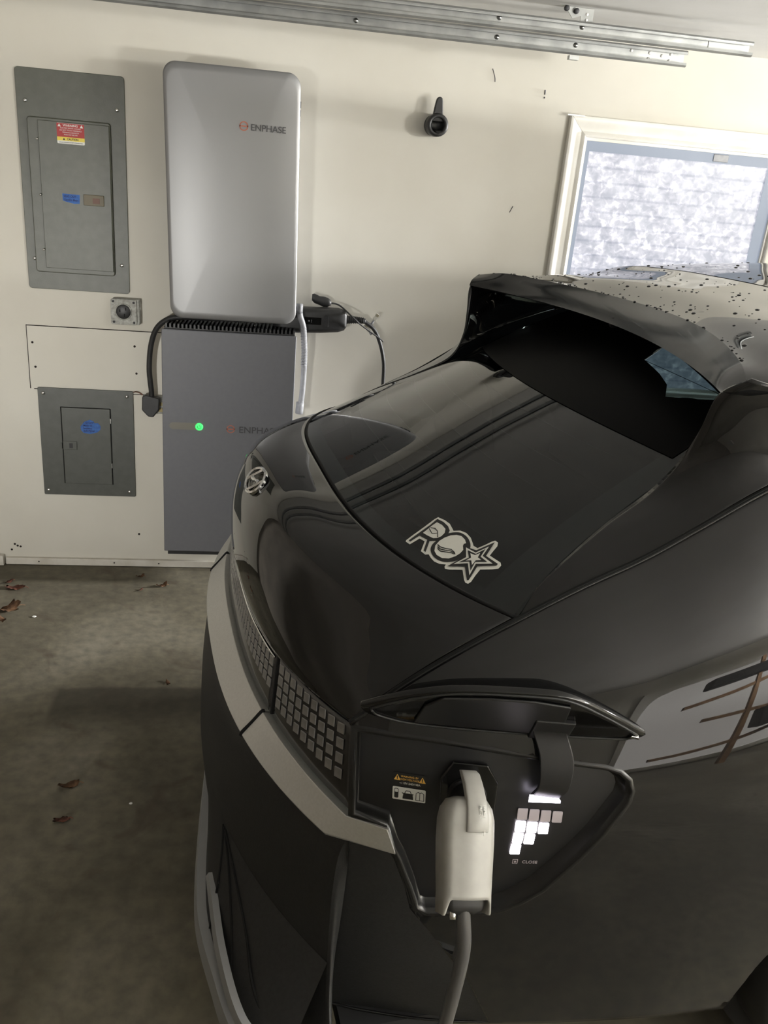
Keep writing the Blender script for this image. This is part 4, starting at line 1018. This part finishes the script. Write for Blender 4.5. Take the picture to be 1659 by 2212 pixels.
# --- charge port
port = empty('charge_port'); port.parent = car; port['label'] = 'open charge port with lit pixel gauge'
def fpt(x, z, off): return Vector((x, -(fender_s(x, z)+off), z))
def shrink(poly, k):
    cx_ = sum(a for a, _ in poly)/len(poly); cz_ = sum(b for _, b in poly)/len(poly)
    return [(cx_+(a-cx_)*k, cz_+(b-cz_)*k) for a, b in poly]
def offset_poly(poly, d):
    m = len(poly); out = []
    area_ = sum(poly[i][0]*poly[(i+1) % m][1]-poly[(i+1) % m][0]*poly[i][1] for i in range(m)); sg_ = 1 if area_ > 0 else -1
    for i in range(m):
        p0, p1, p2 = Vector(poly[i-1]), Vector(poly[i]), Vector(poly[(i+1) % m])
        a = (p1-p0).normalized(); b = (p2-p1).normalized()
        n1 = Vector((a.y, -a.x))*sg_; n2 = Vector((b.y, -b.x))*sg_; nn = (n1+n2); nn.normalize()
        k = d/max(.5, nn.dot(n1)); out.append((p1.x+nn.x*k, p1.y+nn.y*k))
    return out
PORTS = PORT
n = len(PORTS); bm = bmesh.new()
lv = [(.008, -.001), (.006, .0012), (.002, .0024), (-.002, .0010), (-.006, -.010), (-.011, -.023), (-.014, -.026)]
V = [[bm.verts.new(fpt(a, b, off)) for a, b in offset_poly(PORTS, d)] for d, off in lv]
for A, B in zip(V, V[1:]):
    for i in range(n): bm.faces.new((A[i], A[(i+1) % n], B[(i+1) % n], B[i]))
bmesh.ops.recalc_face_normals(bm, faces=bm.faces)
obj('port_rim', bm, M_rimp, port, smooth=True)
side_patch('port_panel', offset_poly(PORTS, -.013), -1, -.026, M_satin, port)
def ff(x, z, off):   # local frame on the port panel: right, up, out
    o = fpt(x, z, off); r = (fpt(x+.01, z, off)-fpt(x-.01, z, off)).normalized(); u_ = (fpt(x, z+.01, off)-fpt(x, z-.01, off)).normalized(); w_ = r.cross(u_).normalized()
    return Matrix(((r.x, u_.x, w_.x, o.x), (r.y, u_.y, w_.y, o.y), (r.z, u_.z, w_.z, o.z), (0, 0, 0, 1)))
def plate(name, x, z, pts, th, off, mat, par, bevel=0.):
    M = ff(x, z, off); return extrude_poly(name, pts, th, mat, par, bevel, lambda a, b, w: M @ Vector((a, b, w)))
for r in range(4):
    for c in range(4-r):
        x = .3815+.0203*c-.0005*r; z = .8385-.0262*r-.0012*c
        nm = 'gauge_pixel'
        plate(nm, x, z, rrect(-.0088, .0088, -.0112, .0112, .0015, 2), .002, -.0255, M_portdim if r == 0 else M_portlit, port)
mi = plate('close_icon', .3845, .7295, rrect(-.0048, .0048, -.0055, .0055, .001, 2), .0004, -.0255, M_portdim, port)
plate('close_icon_inner', .3845, .7295, rrect(-.0036, .0036, -.0043, .0043, .0008, 2), .0006, -.0255, M_satin, mi); plate('close_icon_dot', .3845, .7295, rrect(-.0018, .0018, -.0022, .0022, .0005, 2), .0008, -.0255, M_portdim, mi)
text('close_lettering', 'CLOSE', .0095, M_portdim, port, ff(.397, .7255, -.0255), extrude=.0003)
# warning label
M = ff(.1915, .867, -.0255)
ws = empty('port_label'); ws.parent = port
def lp_(name, pts, mat, w0, par=ws): return extrude_poly(name, pts, .0003, mat, par, 0, lambda a, b, w: M @ Vector((a, b, w+w0)))
lp_('label_black_half', rrect(-.029, .029, .0, .0255, .003, 4), M_vinylk, 0); lp_('label_white_half', rrect(-.029, .029, -.0255, -.0015, .002, 4), M_white, 0)
for cx_ in (-.0215, .0225): lp_('hazard_triangle', [(cx_-.0058, .0115), (cx_+.0058, .0115), (cx_, .0225)], M_amber, .0004); lp_('hazard_bolt', [(cx_-.0006, .013), (cx_+.0006, .013), (cx_+.0010, .0195), (cx_-.0010, .0195)], M_black, .0008)
text('label_line', 'WARNING: EV', .0048, M_amber, ws, M @ Matrix.Translation((0, .0178, .0004)), align='CENTER'); text('label_line', 'HIGH VOLTAGE', .0048, M_amber, ws, M @ Matrix.Translation((0, .0122, .0004)), align='CENTER')
text('label_line', '~110V-240V/48A', .0052, M_white, ws, M @ Matrix.Translation((.001, .0050, .0004)), align='CENTER')
lp_('charger_icon', rrect(-.0258, -.0185, -.0225, -.0045, .002, 3), M_black, .0004); lp_('charger_icon_top', rrect(-.0250, -.0193, -.0115, -.0055, .0015, 3), M_white, .0008)
lp_('car_icon', [(-.011, -.0225), (.0075, -.0225), (.0075, -.0195), (.0065, -.0135), (.009, -.0125), (.0065, -.0118), (-.010, -.0118), (-.0125, -.0108), (-.0125, -.0122), (-.010, -.0135), (-.011, -.0195)], M_black, .0004)
lp_('car_icon_roof', [(-.008, -.0118), (.0045, -.0118), (.002, -.0065), (-.0058, -.0065)], M_black, .0004); lp_('car_icon_window', [(-.0066, -.0115), (.0032, -.0115), (.0012, -.0075), (-.005, -.0075)], M_white, .0008)
lp_('book_icon', [(.0115, -.0225), (.027, -.0225), (.0265, -.009), (.022, -.0060), (.019, -.0072), (.016, -.0060), (.012, -.009)], M_black, .0004)
lp_('book_page', [(.0128, -.0212), (.0185, -.0212), (.0185, -.0082), (.0160, -.0072), (.0130, -.0092)], M_white, .0008); lp_('book_page', [(.0195, -.0212), (.0256, -.0212), (.0252, -.0092), (.0222, -.0072), (.0195, -.0082)], M_white, .0008)
# socket surround behind the plug
plate('socket_surround', .288, .852, [(-.045, -.075), (.045, -.075), (.050, .045), (.030, .078), (-.030, .078), (-.050, .045)], .006, -.027, M_gloss, port, .003)
Mi = ff(.285, .868, -.024)
bm = bmesh.new(); bmesh.ops.create_cone(bm, cap_ends=True, segments=32, radius1=.036, radius2=.034, depth=.02, matrix=Mi)
obj('socket_collar', bm, M_blackp, port, smooth=False)
# courtesy lens and hinge arm
bm = bmesh.new(); Mc = ff(.408, .884, -.006); NL = 14; top, bot = [], []
for i in range(NL+1):
    a = -.028+.056*i/NL; hz = .0115*math.sqrt(max(0, 1-(i/NL)**3.0))+.0008
    top.append(bm.verts.new(Mc @ Vector((a, hz-.004, .004*(1-(i/NL)**2))))); bot.append(bm.verts.new(Mc @ Vector((a, -.008, .0))))
for i in range(NL): bm.faces.new((bot[i], bot[i+1], top[i+1], top[i]))
bmesh.ops.solidify(bm, geom=bm.faces[:], thickness=.003)
obj('courtesy_lens', bm, M_courtesy, port)
h0 = Vector((.10, -.69, .972)); h1 = Vector((.53, -.80, .962)); le = (h1-h0).normalized()
lo_ = (Vector((0, -1, 0))-le*Vector((0, -1, 0)).dot(le)).normalized(); lu = lo_.cross(le); lu = lu if lu.z > 0 else -lu
LA = math.radians(60); ld = lo_*math.cos(LA)+lu*math.sin(LA); lnrm = lo_*math.sin(LA)-lu*math.cos(LA)     # lnrm points to the inner (outward/down) face
def lidp(a, b, w): return h0+le*a+ld*(b-.20*(a-.24)**2*0)+lnrm*w
armp = [fpt(.410, .884, -.012), fpt(.412, .915, .012), fpt(.413, .945, .020), fpt(.412, .975, .022), lidp(.318, .06, .006), lidp(.315, .085, .004)]
P = catmull(armp, 24); bm = bmesh.new(); V = []
for i, p in enumerate(P):
    t = (P[min(i+1, 23)]-P[max(i-1, 0)]).normalized(); nn = t.cross(le).normalized(); hw = .024+.005*min(1, i/12)
    V.append([bm.verts.new(p+le*a+nn*b) for a, b in ((-hw, -.004), (hw, -.004), (hw, .004), (-hw, .004))])
for A, B in zip(V, V[1:]):
    for k in range(4): bm.faces.new((A[k], A[(k+1) % 4], B[(k+1) % 4], B[k]))
bm.faces.new(V[0]); bm.faces.new(V[-1][::-1]); bmesh.ops.recalc_face_normals(bm, faces=bm.faces)
obj('hinge_arm', bm, M_satin, port, bevel=.002)
LID = [(.000, .075), (.006, .086), (.049, .121), (.09, .145), (.132, .162), (.18, .171), (.225, .175), (.27, .177), (.313, .175), (.350, .160), (.386, .136), (.43, .103), (.477, .064), (.482, .056), (.474, .045), (.45, .036), (.30, .030), (.10, .030), (.02, .050)]
lidroot = empty('port_lid'); lidroot.parent = port.parent; lidroot['label'] = 'raised charge port lid'
LIDS = [(p.x, p.y) for p in catmull([(a, b, 0) for a, b in LID], 76, True)]
def crown(a, b): return -.16*(b-.10)**2-.05*(a-.24)**2
bm = bmesh.new(); rings = []
cxl, cyl = .25, .10
for k, w in ((.55, 0), (.85, 0), (.985, 0), (1.0, -.002), (1.0, -.010), (.985, -.0125), (.85, -.014), (.55, -.015)):
    rings.append([bm.verts.new(lidp(cxl+(a-cxl)*k, cyl+(b-cyl)*k, w+crown(cxl+(a-cxl)*k, cyl+(b-cyl)*k))) for a, b in LIDS])
for A, B in zip(rings, rings[1:]):
    for i in range(len(A)): bm.faces.new((A[i], A[(i+1) % len(A)], B[(i+1) % len(A)], B[i]))
bm.faces.new(rings[0]); bm.faces.new(rings[-1][::-1]); bmesh.ops.recalc_face_normals(bm, faces=bm.faces)
obj('lid_shell', bm, M_gloss, lidroot, smooth=True)
extrude_poly('lid_liner', [(.09, .050), (.30, .045), (.335, .09), (.33, .150), (.27, .160), (.20, .158), (.125, .145), (.10, .115)], .005, M_satin, lidroot, .003, lambda a, b, w: lidp(a, b, w+.0005+crown(a, b)))
extrude_poly('lid_hinge_mount', [(.285, .035), (.352, .035), (.352, .10), (.285, .10)], .010, M_satin, lidroot, .003, lambda a, b, w: lidp(a, b, w-.002))
box_pts = [(.455, .055), (.472, .052), (.470, .060), (.456, .064)]
extrude_poly('lid_bumper', box_pts, .006, M_chrome, lidroot, .001, lambda a, b, w: lidp(a, b, w-.003))
obj('lid_seal', tube_bm([lidp(cxl+(a-cxl)*.93, cyl+(b-cyl)*.93, .001+crown(cxl+(a-cxl)*.93, cyl+(b-cyl)*.93)) for a, b in LIDS]+[lidp(cxl+(LIDS[0][0]-cxl)*.93, cyl+(LIDS[0][1]-cyl)*.93, .001)], .0022, 120, 6), M_rubber, lidroot, smooth=True)

# --- charging plug and cable (own thing)
def cw(p):  # car frame -> world
    p = Vector(p); c, s_ = math.cos(PSI), math.sin(PSI)
    return Vector((-0.0048656+p.x*c-p.y*s_, 1.8720445+p.x*s_+p.y*c, p.z))
T_, B_ = Vector((.2425, -.868, .946)), Vector((.2205, -.957, .822))
plug = empty('charging_plug', (0, 0, 0), 0, 'off-white charging plug with a dark grey cable, pushed into the car', 'charging plug')
Lx = (B_-T_).normalized(); Wx = Vector((1, .02, -.05)); Wx = (Wx-Lx*Wx.dot(Lx)).normalized(); Nx = Lx.cross(Wx).normalized()
if Nx.y > 0: Nx = -Nx
LEN = (B_-T_).length
def hp(a, l, d): return cw(T_+Wx*a+Lx*l+Nx*d)
def hsec(hw, d0, d1, r, l, crn=.004):
    """rounded section open to the car side"""
    pts = []
    for a, b in rrect(-hw, hw, -1, 1, .0001, 1): pass
    out = [(-hw, -d0)]
    for k in range(7):
        an = math.radians(180-90*k/6); out.append((-hw+r+r*math.cos(an), d1-r+r*math.sin(an)))
    for k in range(1, 6): out.append((-hw+r+(2*hw-2*r)*k/6, d1+crn*math.sin(math.pi*k/6)))
    for k in range(7):
        an = math.radians(90-90*k/6); out.append((hw-r+r*math.cos(an), d1-r+r*math.sin(an)))
    out.append((hw, -d0))
    return [hp(a, l, b) for a, b in out]
secs = [hsec(.018, .022, .000, .012, -.006), hsec(.030, .026, .006, .014, -.002), hsec(.0375, .030, .010, .015, .010), hsec(.0405, .032, .012, .015, .026), hsec(.0405, .034, .012, .014, .06), hsec(.039, .034, .011, .013, .10), hsec(.0375, .033, .010, .011, .135), hsec(.0375, .033, .010, .011, LEN)]
m_ = len(secs[-1])
secs[-1] = [p+((hp(0, .01, 0)-hp(0, 0, 0)).normalized()*(.010-.024*min(1, max(0, min(k, m_-1-k)-1.5)/4.0))) for k, p in enumerate(secs[-1])]
bm = bmesh.new(); V = [[bm.verts.new(p) for p in s_] for s_ in secs]
for A, B in zip(V, V[1:]):
    for k in range(len(A)-1): bm.faces.new((A[k], A[k+1], B[k+1], B[k]))
bm.faces.new(V[0])
bmesh.ops.recalc_face_normals(bm, faces=bm.faces)
sh = obj('shell', bm, M_handle, plug, smooth=True); solid(sh, .004, 1 if False else 0)
# thumb latch on top
bm = bmesh.new(); V = []
for l, d, hw, th in ((-.048, -.020, .0130, .012), (-.043, -.010, .0150, .014), (-.028, .003, .0155, .014), (-.004, .0165, .0165, .012), (.018, .0215, .0175, .010), (.036, .0235, .018, .010), (.042, .0215, .018, .008)):
    V.append([bm.verts.new(hp(a+.006, l, b)) for a, b in ((-hw, d-th), (-hw, d-.002), (-hw+.003, d), (hw-.003, d), (hw, d-.002), (hw, d-th))])
for A, B in zip(V, V[1:]):
    for k in range(6): bm.faces.new((A[k], A[(k+1) % 6], B[(k+1) % 6], B[k]))
bm.faces.new(V[0]); bm.faces.new(V[-1][::-1]); bmesh.ops.recalc_face_normals(bm, faces=bm.faces)
lat = obj('thumb_latch', bm, M_handle, plug, smooth=False, bevel=.001)
Mt = Matrix.Identity(4)
o_ = hp(.0155, .008, .0205); r_ = (hp(.0155, .0, .0205)-hp(.0155, .04, .0225)).normalized(); up_ = (hp(0, 0, 0)-hp(.01, 0, 0)).normalized(); w_ = r_.cross(up_).normalized()
Mt = Matrix(((-r_.x, -up_.x, w_.x, 0), (-r_.y, -up_.y, w_.y, 0), (-r_.z, -up_.z, w_.z, 0), (0, 0, 0, 1)))
o2 = hp(.008, .002, .0205)
Mt = Matrix(((-r_.x, -up_.x, w_.x, o2.x), (-r_.y, -up_.y, w_.y, o2.y), (-r_.z, -up_.z, w_.z, o2.z), (0, 0, 0, 1)))
text('latch_print', 'PRESS TO', .0055, M_white, lat, Mt); 
o3 = hp(.0145, .002, .0205); Mt2 = Mt.copy(); Mt2.translation = o3; text('latch_print', 'UNPLUG THEN PULL', .0048, M_white, lat, Mt2)
# inner black core, nose and cable
bm = bmesh.new(); V = []
for l, hw, d0, d1 in ((.03, .034, .034, .004), (.10, .033, .034, .004), (.150, .031, .030, .003), (.158, .028, .027, .0), (.164, .018, .02, -.006)):
    V.append([bm.verts.new(hp(a, l, b-.0)) for a, b in rrect(-hw, hw, -d0, d1, .008, 4)])
for A, B in zip(V, V[1:]):
    for k in range(len(A)): bm.faces.new((A[k], A[(k+1) % len(A)], B[(k+1) % len(A)], B[k]))
bm.faces.new(V[0]); bm.faces.new(V[-1][::-1]); bmesh.ops.recalc_face_normals(bm, faces=bm.faces)
obj('core', bm, M_blackp, plug, smooth=True)
nose0 = hp(.006, .045, -.030); nose1 = cw(fpt(.285, .868, -.02))
tube('nose', [nose0, nose0.lerp(nose1, .5), nose1], .030, M_blackp, plug, 8, 24, False)
cable_pts = [hp(0, .140, -.012), hp(.0, .165, -.014), cw((.2215, -.965, .745)), cw((.2165, -.965, .650)), cw((.211, -.962, .565)), cw((.20, -.965, .40)), cw((.18, -.99, .20)), cw((.14, -1.05, .06)), cw((.02, -1.15, .014)), cw((-.2, -1.35, .0135)), cw((-.35, -1.7, .0135)), cw((-.1, -2.2, .0135))]
tube('cable', cable_pts, .0115, M_cablegrey, plug, 120, 16)
tube('cable_clip', [hp(-.018, .152, -.014), hp(-.017, .172, -.013)], .006, M_chrome, plug, 4, 10)

# --- vinyl sticker on the glass
from mathutils.bvhtree import BVHTree
gv = [p for r in GP for p in r]; nC = len(GP[0]); gf = [(j*nC+i, j*nC+i+1, (j+1)*nC+i+1, (j+1)*nC+i) for j in range(len(GP)-1) for i in range(nC-1)]
gb = BVHTree.FromPolygons(gv, gf)
K4 = [Vector((0.25479, -0.32158, 1.22162)), Vector((0.18633, -0.14054, 0.05417)), Vector((-0.07124, -0.25960, -0.07001)), Vector((-0.00822, 0.03665, -0.00876)), Vector((-0.00636, 0.00859, -0.00373)), Vector((0.01784, 0.04816, -0.00597))]
def stp(x, y, w):
    a, b = x/1659., y/1244.
    p = K4[0]+K4[1]*a+K4[2]*b+K4[3]*(a*b)+K4[4]*(a*a)+K4[5]*(b*b)
    q, nr, _, _ = gb.find_nearest(p)
    if nr.z < 0: nr = -nr
    return q+nr*w
dec = empty('window_sticker'); dec.parent = car; dec['label'] = 'black and white vinyl sticker reading RO and a star'
def stick(name, pts, mat, w, th=.0004, smooth=0):
    if smooth: pts = [(p.x, p.y) for p in catmull([(a, b, 0) for a, b in pts], smooth, True)]
    bm = bmesh.new(); f = bm.faces.new([bm.verts.new((a, b, 0)) for a, b in pts])
    f.normal_update(); bmesh.ops.triangulate(bm, faces=[f], ngon_method='EAR_CLIP')
    for _ in range(3):
        le_ = [e for e in bm.edges if e.calc_length() > 90]
        if not le_: break
        bmesh.ops.subdivide_edges(bm, edges=le_, cuts=1); bmesh.ops.triangulate(bm, faces=bm.faces[:])
    for v in bm.verts: v.co = stp(v.co.x, v.co.y, w)
    bmesh.ops.recalc_face_normals(bm, faces=bm.faces)
    if sum(f_.normal.z for f_ in bm.faces) < 0: bmesh.ops.reverse_faces(bm, faces=bm.faces)
    return obj(name, bm, mat, dec)
stick('white_outline', [(600, 125), (700, 170), (775, 225), (815, 300), (830, 330), (930, 325), (1020, 360), (1085, 430), (1118, 520), (1125, 550), (1185, 585), (1300, 535), (1400, 485), (1450, 470), (1490, 500), (1480, 555), (1410, 640), (1368, 695), (1460, 755), (1530, 800), (1540, 845), (1500, 890), (1400, 902), (1225, 905), (1150, 1000), (1090, 1090), (1045, 1120), (1005, 1105), (985, 1060), (970, 960), (962, 910), (760, 908), (700, 895), (695, 865), (715, 832), (620, 825), (540, 790), (490, 735), (460, 685), (410, 690), (345, 640), (390, 520), (400, 490), (325, 450), (180, 540), (120, 500), (125, 480), (200, 420), (400, 270), (540, 160)], M_vinyl, .0006)
stick('letter_r', [(590, 155), (680, 200), (750, 265), (775, 330), (740, 400), (680, 455), (600, 485), (475, 490), (415, 655), (385, 635), (440, 470), (325, 410), (185, 505), (165, 485), (350, 345), (480, 250)], M_vinylk, .0014)
stick('letter_r_counter', [(585, 210), (660, 250), (712, 310), (700, 370), (650, 420), (590, 447), (530, 450), (450, 415), (378, 372), (430, 330), (470, 295), (520, 255)], M_vinyl, .0020)
stick('leaf_line', [(490, 290), (560, 300), (600, 345), (605, 435), (590, 440), (590, 350), (550, 310), (488, 300)], M_vinylk, .0026); stick('leaf_line', [(470, 300), (490, 330), (515, 380), (590, 372), (590, 380), (510, 390), (480, 340), (465, 310)], M_vinylk, .0026)
stick('letter_o', [(905, 355), (985, 385), (1045, 440), (1080, 520), (1075, 600), (1020, 690), (940, 745), (840, 785), (720, 800), (610, 775), (530, 715), (490, 630), (510, 550), (580, 480), (680, 405), (780, 365)], M_vinylk, .0014, smooth=64)
stick('letter_o_counter', [(880, 398), (950, 415), (1000, 465), (1018, 520), (985, 530), (970, 560), (975, 620), (930, 670), (860, 715), (760, 750), (660, 745), (580, 700), (548, 640), (560, 560), (620, 490), (700, 440), (790, 405)], M_vinyl, .0020)
for dy in (0, 32, 62): stick('wave_line', [(600, 540+dy*.9), (640, 575+dy), (720, 600+dy*.8), (800, 610+dy*.8), (850, 655+dy*.5), (862, 690), (848, 690), (835, 660+dy*.5), (795, 622+dy*.8), (715, 612+dy*.8), (635, 590+dy), (590, 555+dy*.9)], M_vinylk, .0026)
star_o = [(1015, 575), (1165, 625), (1175, 625), (1445, 505), (1315, 710), (1495, 830), (1470, 855), (1185, 865), (1055, 1075), (1030, 1075), (1000, 870), (735, 870), (985, 725)]
stick('star_outer', star_o, M_vinylk, .0026)
stick('star_ring', [(1018, 590), (1160, 665), (1360, 575), (1265, 715), (1415, 830), (1165, 832), (1068, 1005), (1045, 825), (830, 838), (1020, 735)], M_vinyl, .0034)
stick('star_inner', [(1045, 635), (1165, 690), (1310, 615), (1235, 730), (1335, 808), (1155, 808), (1085, 940), (1070, 800), (905, 818), (1060, 745)], M_vinylk, .0042)
stick('star_centre', [(1085, 685), (1155, 712), (1232, 680), (1195, 745), (1248, 785), (1165, 790), (1108, 858), (1098, 790), (1010, 795), (1095, 750)], M_vinyl, .0050)

# --- rain drops on spoiler and roof
rnd = random.Random(3); bm = bmesh.new()
def drop(p, nr, r):
    t = nr.cross(Vector((1, 0, 0))).normalized(); b = nr.cross(t); m = 7
    base = [bm.verts.new(p+(t*math.cos(2*math.pi*k/m)+b*math.sin(2*math.pi*k/m))*r-nr*.0005) for k in range(m)]
    mid = [bm.verts.new(p+(t*math.cos(2*math.pi*k/m)+b*math.sin(2*math.pi*k/m))*r*.7+nr*r*.28) for k in range(m)]
    tp_ = bm.verts.new(p+nr*r*.4)
    for k in range(m):
        bm.faces.new((base[k], base[(k+1) % m], mid[(k+1) % m], mid[k])); bm.faces.new((mid[k], mid[(k+1) % m], tp_))
def scatter(G, count, col_lo, col_hi, row_lo, row_hi, bias):
    for _ in range(count):
        j = rnd.uniform(row_lo, row_hi); i = col_lo+(col_hi-col_lo)*(1-rnd.random()**bias)
        a, b = int(j), int(i); a = min(a, len(G)-2); b = min(b, len(G[0])-2)
        p = G[a][b].lerp(G[a+1][b], j-a).lerp(G[a][b+1].lerp(G[a+1][b+1], j-a), i-b)
        nr = (G[a][b+1]-G[a][b]).cross(G[a+1][b]-G[a][b]).normalized()
        if nr.z < 0: nr = -nr
        drop(p, nr, rnd.choice((.0018, .0025, .003, .004, .006)))
scatter(TOPP, 330, 20, 97, .3, 28, 1.6); scatter(ROOFP, 160, 30, 95, 0, 30, 1.5)
for k in range(70): drop(TOPP[0][int(rnd.uniform(12, 90))]+Vector((rnd.uniform(0, .01), rnd.uniform(-.005, .005), .001)), Vector((0, 0, 1)), rnd.choice((.002, .003, .004)))
dr_ = obj('rain_drops', bm, M_drop, car, smooth=True); dr_['kind'] = 'stuff'

# ---------------------------------------------------------------- the rest of the garage behind the camera
w2 = empty('window_2', (0, Y0, 0)); structure(w2)
M_day = new_mat('daylit_pane', (.3, .3, .3), .4, emit=(1, .95, .88), emit_s=2.6)
box('pane', 2.05, 4.3, .01, .02, .12, 2.0, M_day, w2)
for a in ((1.97, 2.05, 0, .04, .04, 2.08), (4.3, 4.38, 0, .04, .04, 2.08), (2.05, 4.3, 0, .04, 2.0, 2.08), (2.05, 4.3, 0, .04, .04, .12)): box('casing', *a, M_trim, w2)
rk = empty('lumber_rack', (2.9, -2.75, 0), 0, 'wooden rack of lumber standing in front of the opposite window', 'rack')
for a in ((-.16, -.08, -.05, .03, 0, 1.9), (.75, .83, -.05, .03, 0, 1.9)): box('post', *a, M_wood, rk)
for z in (.45, .95, 1.45): box('rail', -.75, 1.2, -.02, .02, z, z+.06, M_wood, rk, 0, Matrix.Rotation(.10*(1 if z == .95 else -1), 4, 'Y'))
box('dark_tote', .1, .7, -.2, .2, .6, .95, M_dark, rk, .03); box('dark_bundle', -.8, 1.3, -.1, .12, 1.62, 1.78, M_dark, rk, .03)
# fixtures that carry the lamps
def fixture(name, loc, sx, sy, sz, label):
    e = empty(name, loc, 0, label, 'lamp'); box('housing', -sx/2, sx/2, -sy/2, sy/2, 0, sz, M_lampw, e, .01); box('stem', -.01, .01, -.01, .01, sz, CEIL-loc[2], M_lampw, e); return e
fixture('shop_lamp', (4.08, .35, 2.22), .4, .2, .05, 'hanging shop lamp over the front of the car')
box('fill_lamp_tray', -.62, .62, -.42, .42, .96, 1.03, M_lampw, empty('bounce_fill_lamp', (4.3, -1.6, 0), 0, 'added low fill lamp facing the ceiling in the empty bay', 'lamp'), .01)  # housing for the added ceiling bounce
box('fill_lamp_head', -1.13, -.77, -2.70, -2.54, 1.02, 1.38, M_lampw, empty('wall_fill_lamp', (0, 0, 0), 0, 'added fill lamp near the opposite wall', 'lamp'), .01)  # housing for the added fill on the breaker panel wall
w3 = empty('added_window', (X1, 0, 0)); structure(w3)  # unseen window added to go with the gap fill light
box('pane', -.012, -.004, 3.1, 3.72, 1.05, 2.05, M_pane, w3)
for a in ((-.03, 0, 3.02, 3.1, .97, 2.13), (-.03, 0, 3.72, 3.79, .97, 2.13), (-.03, 0, 3.1, 3.72, 2.05, 2.13), (-.03, 0, 3.1, 3.72, .97, 1.05)): box('casing', *a, M_trim, w3)
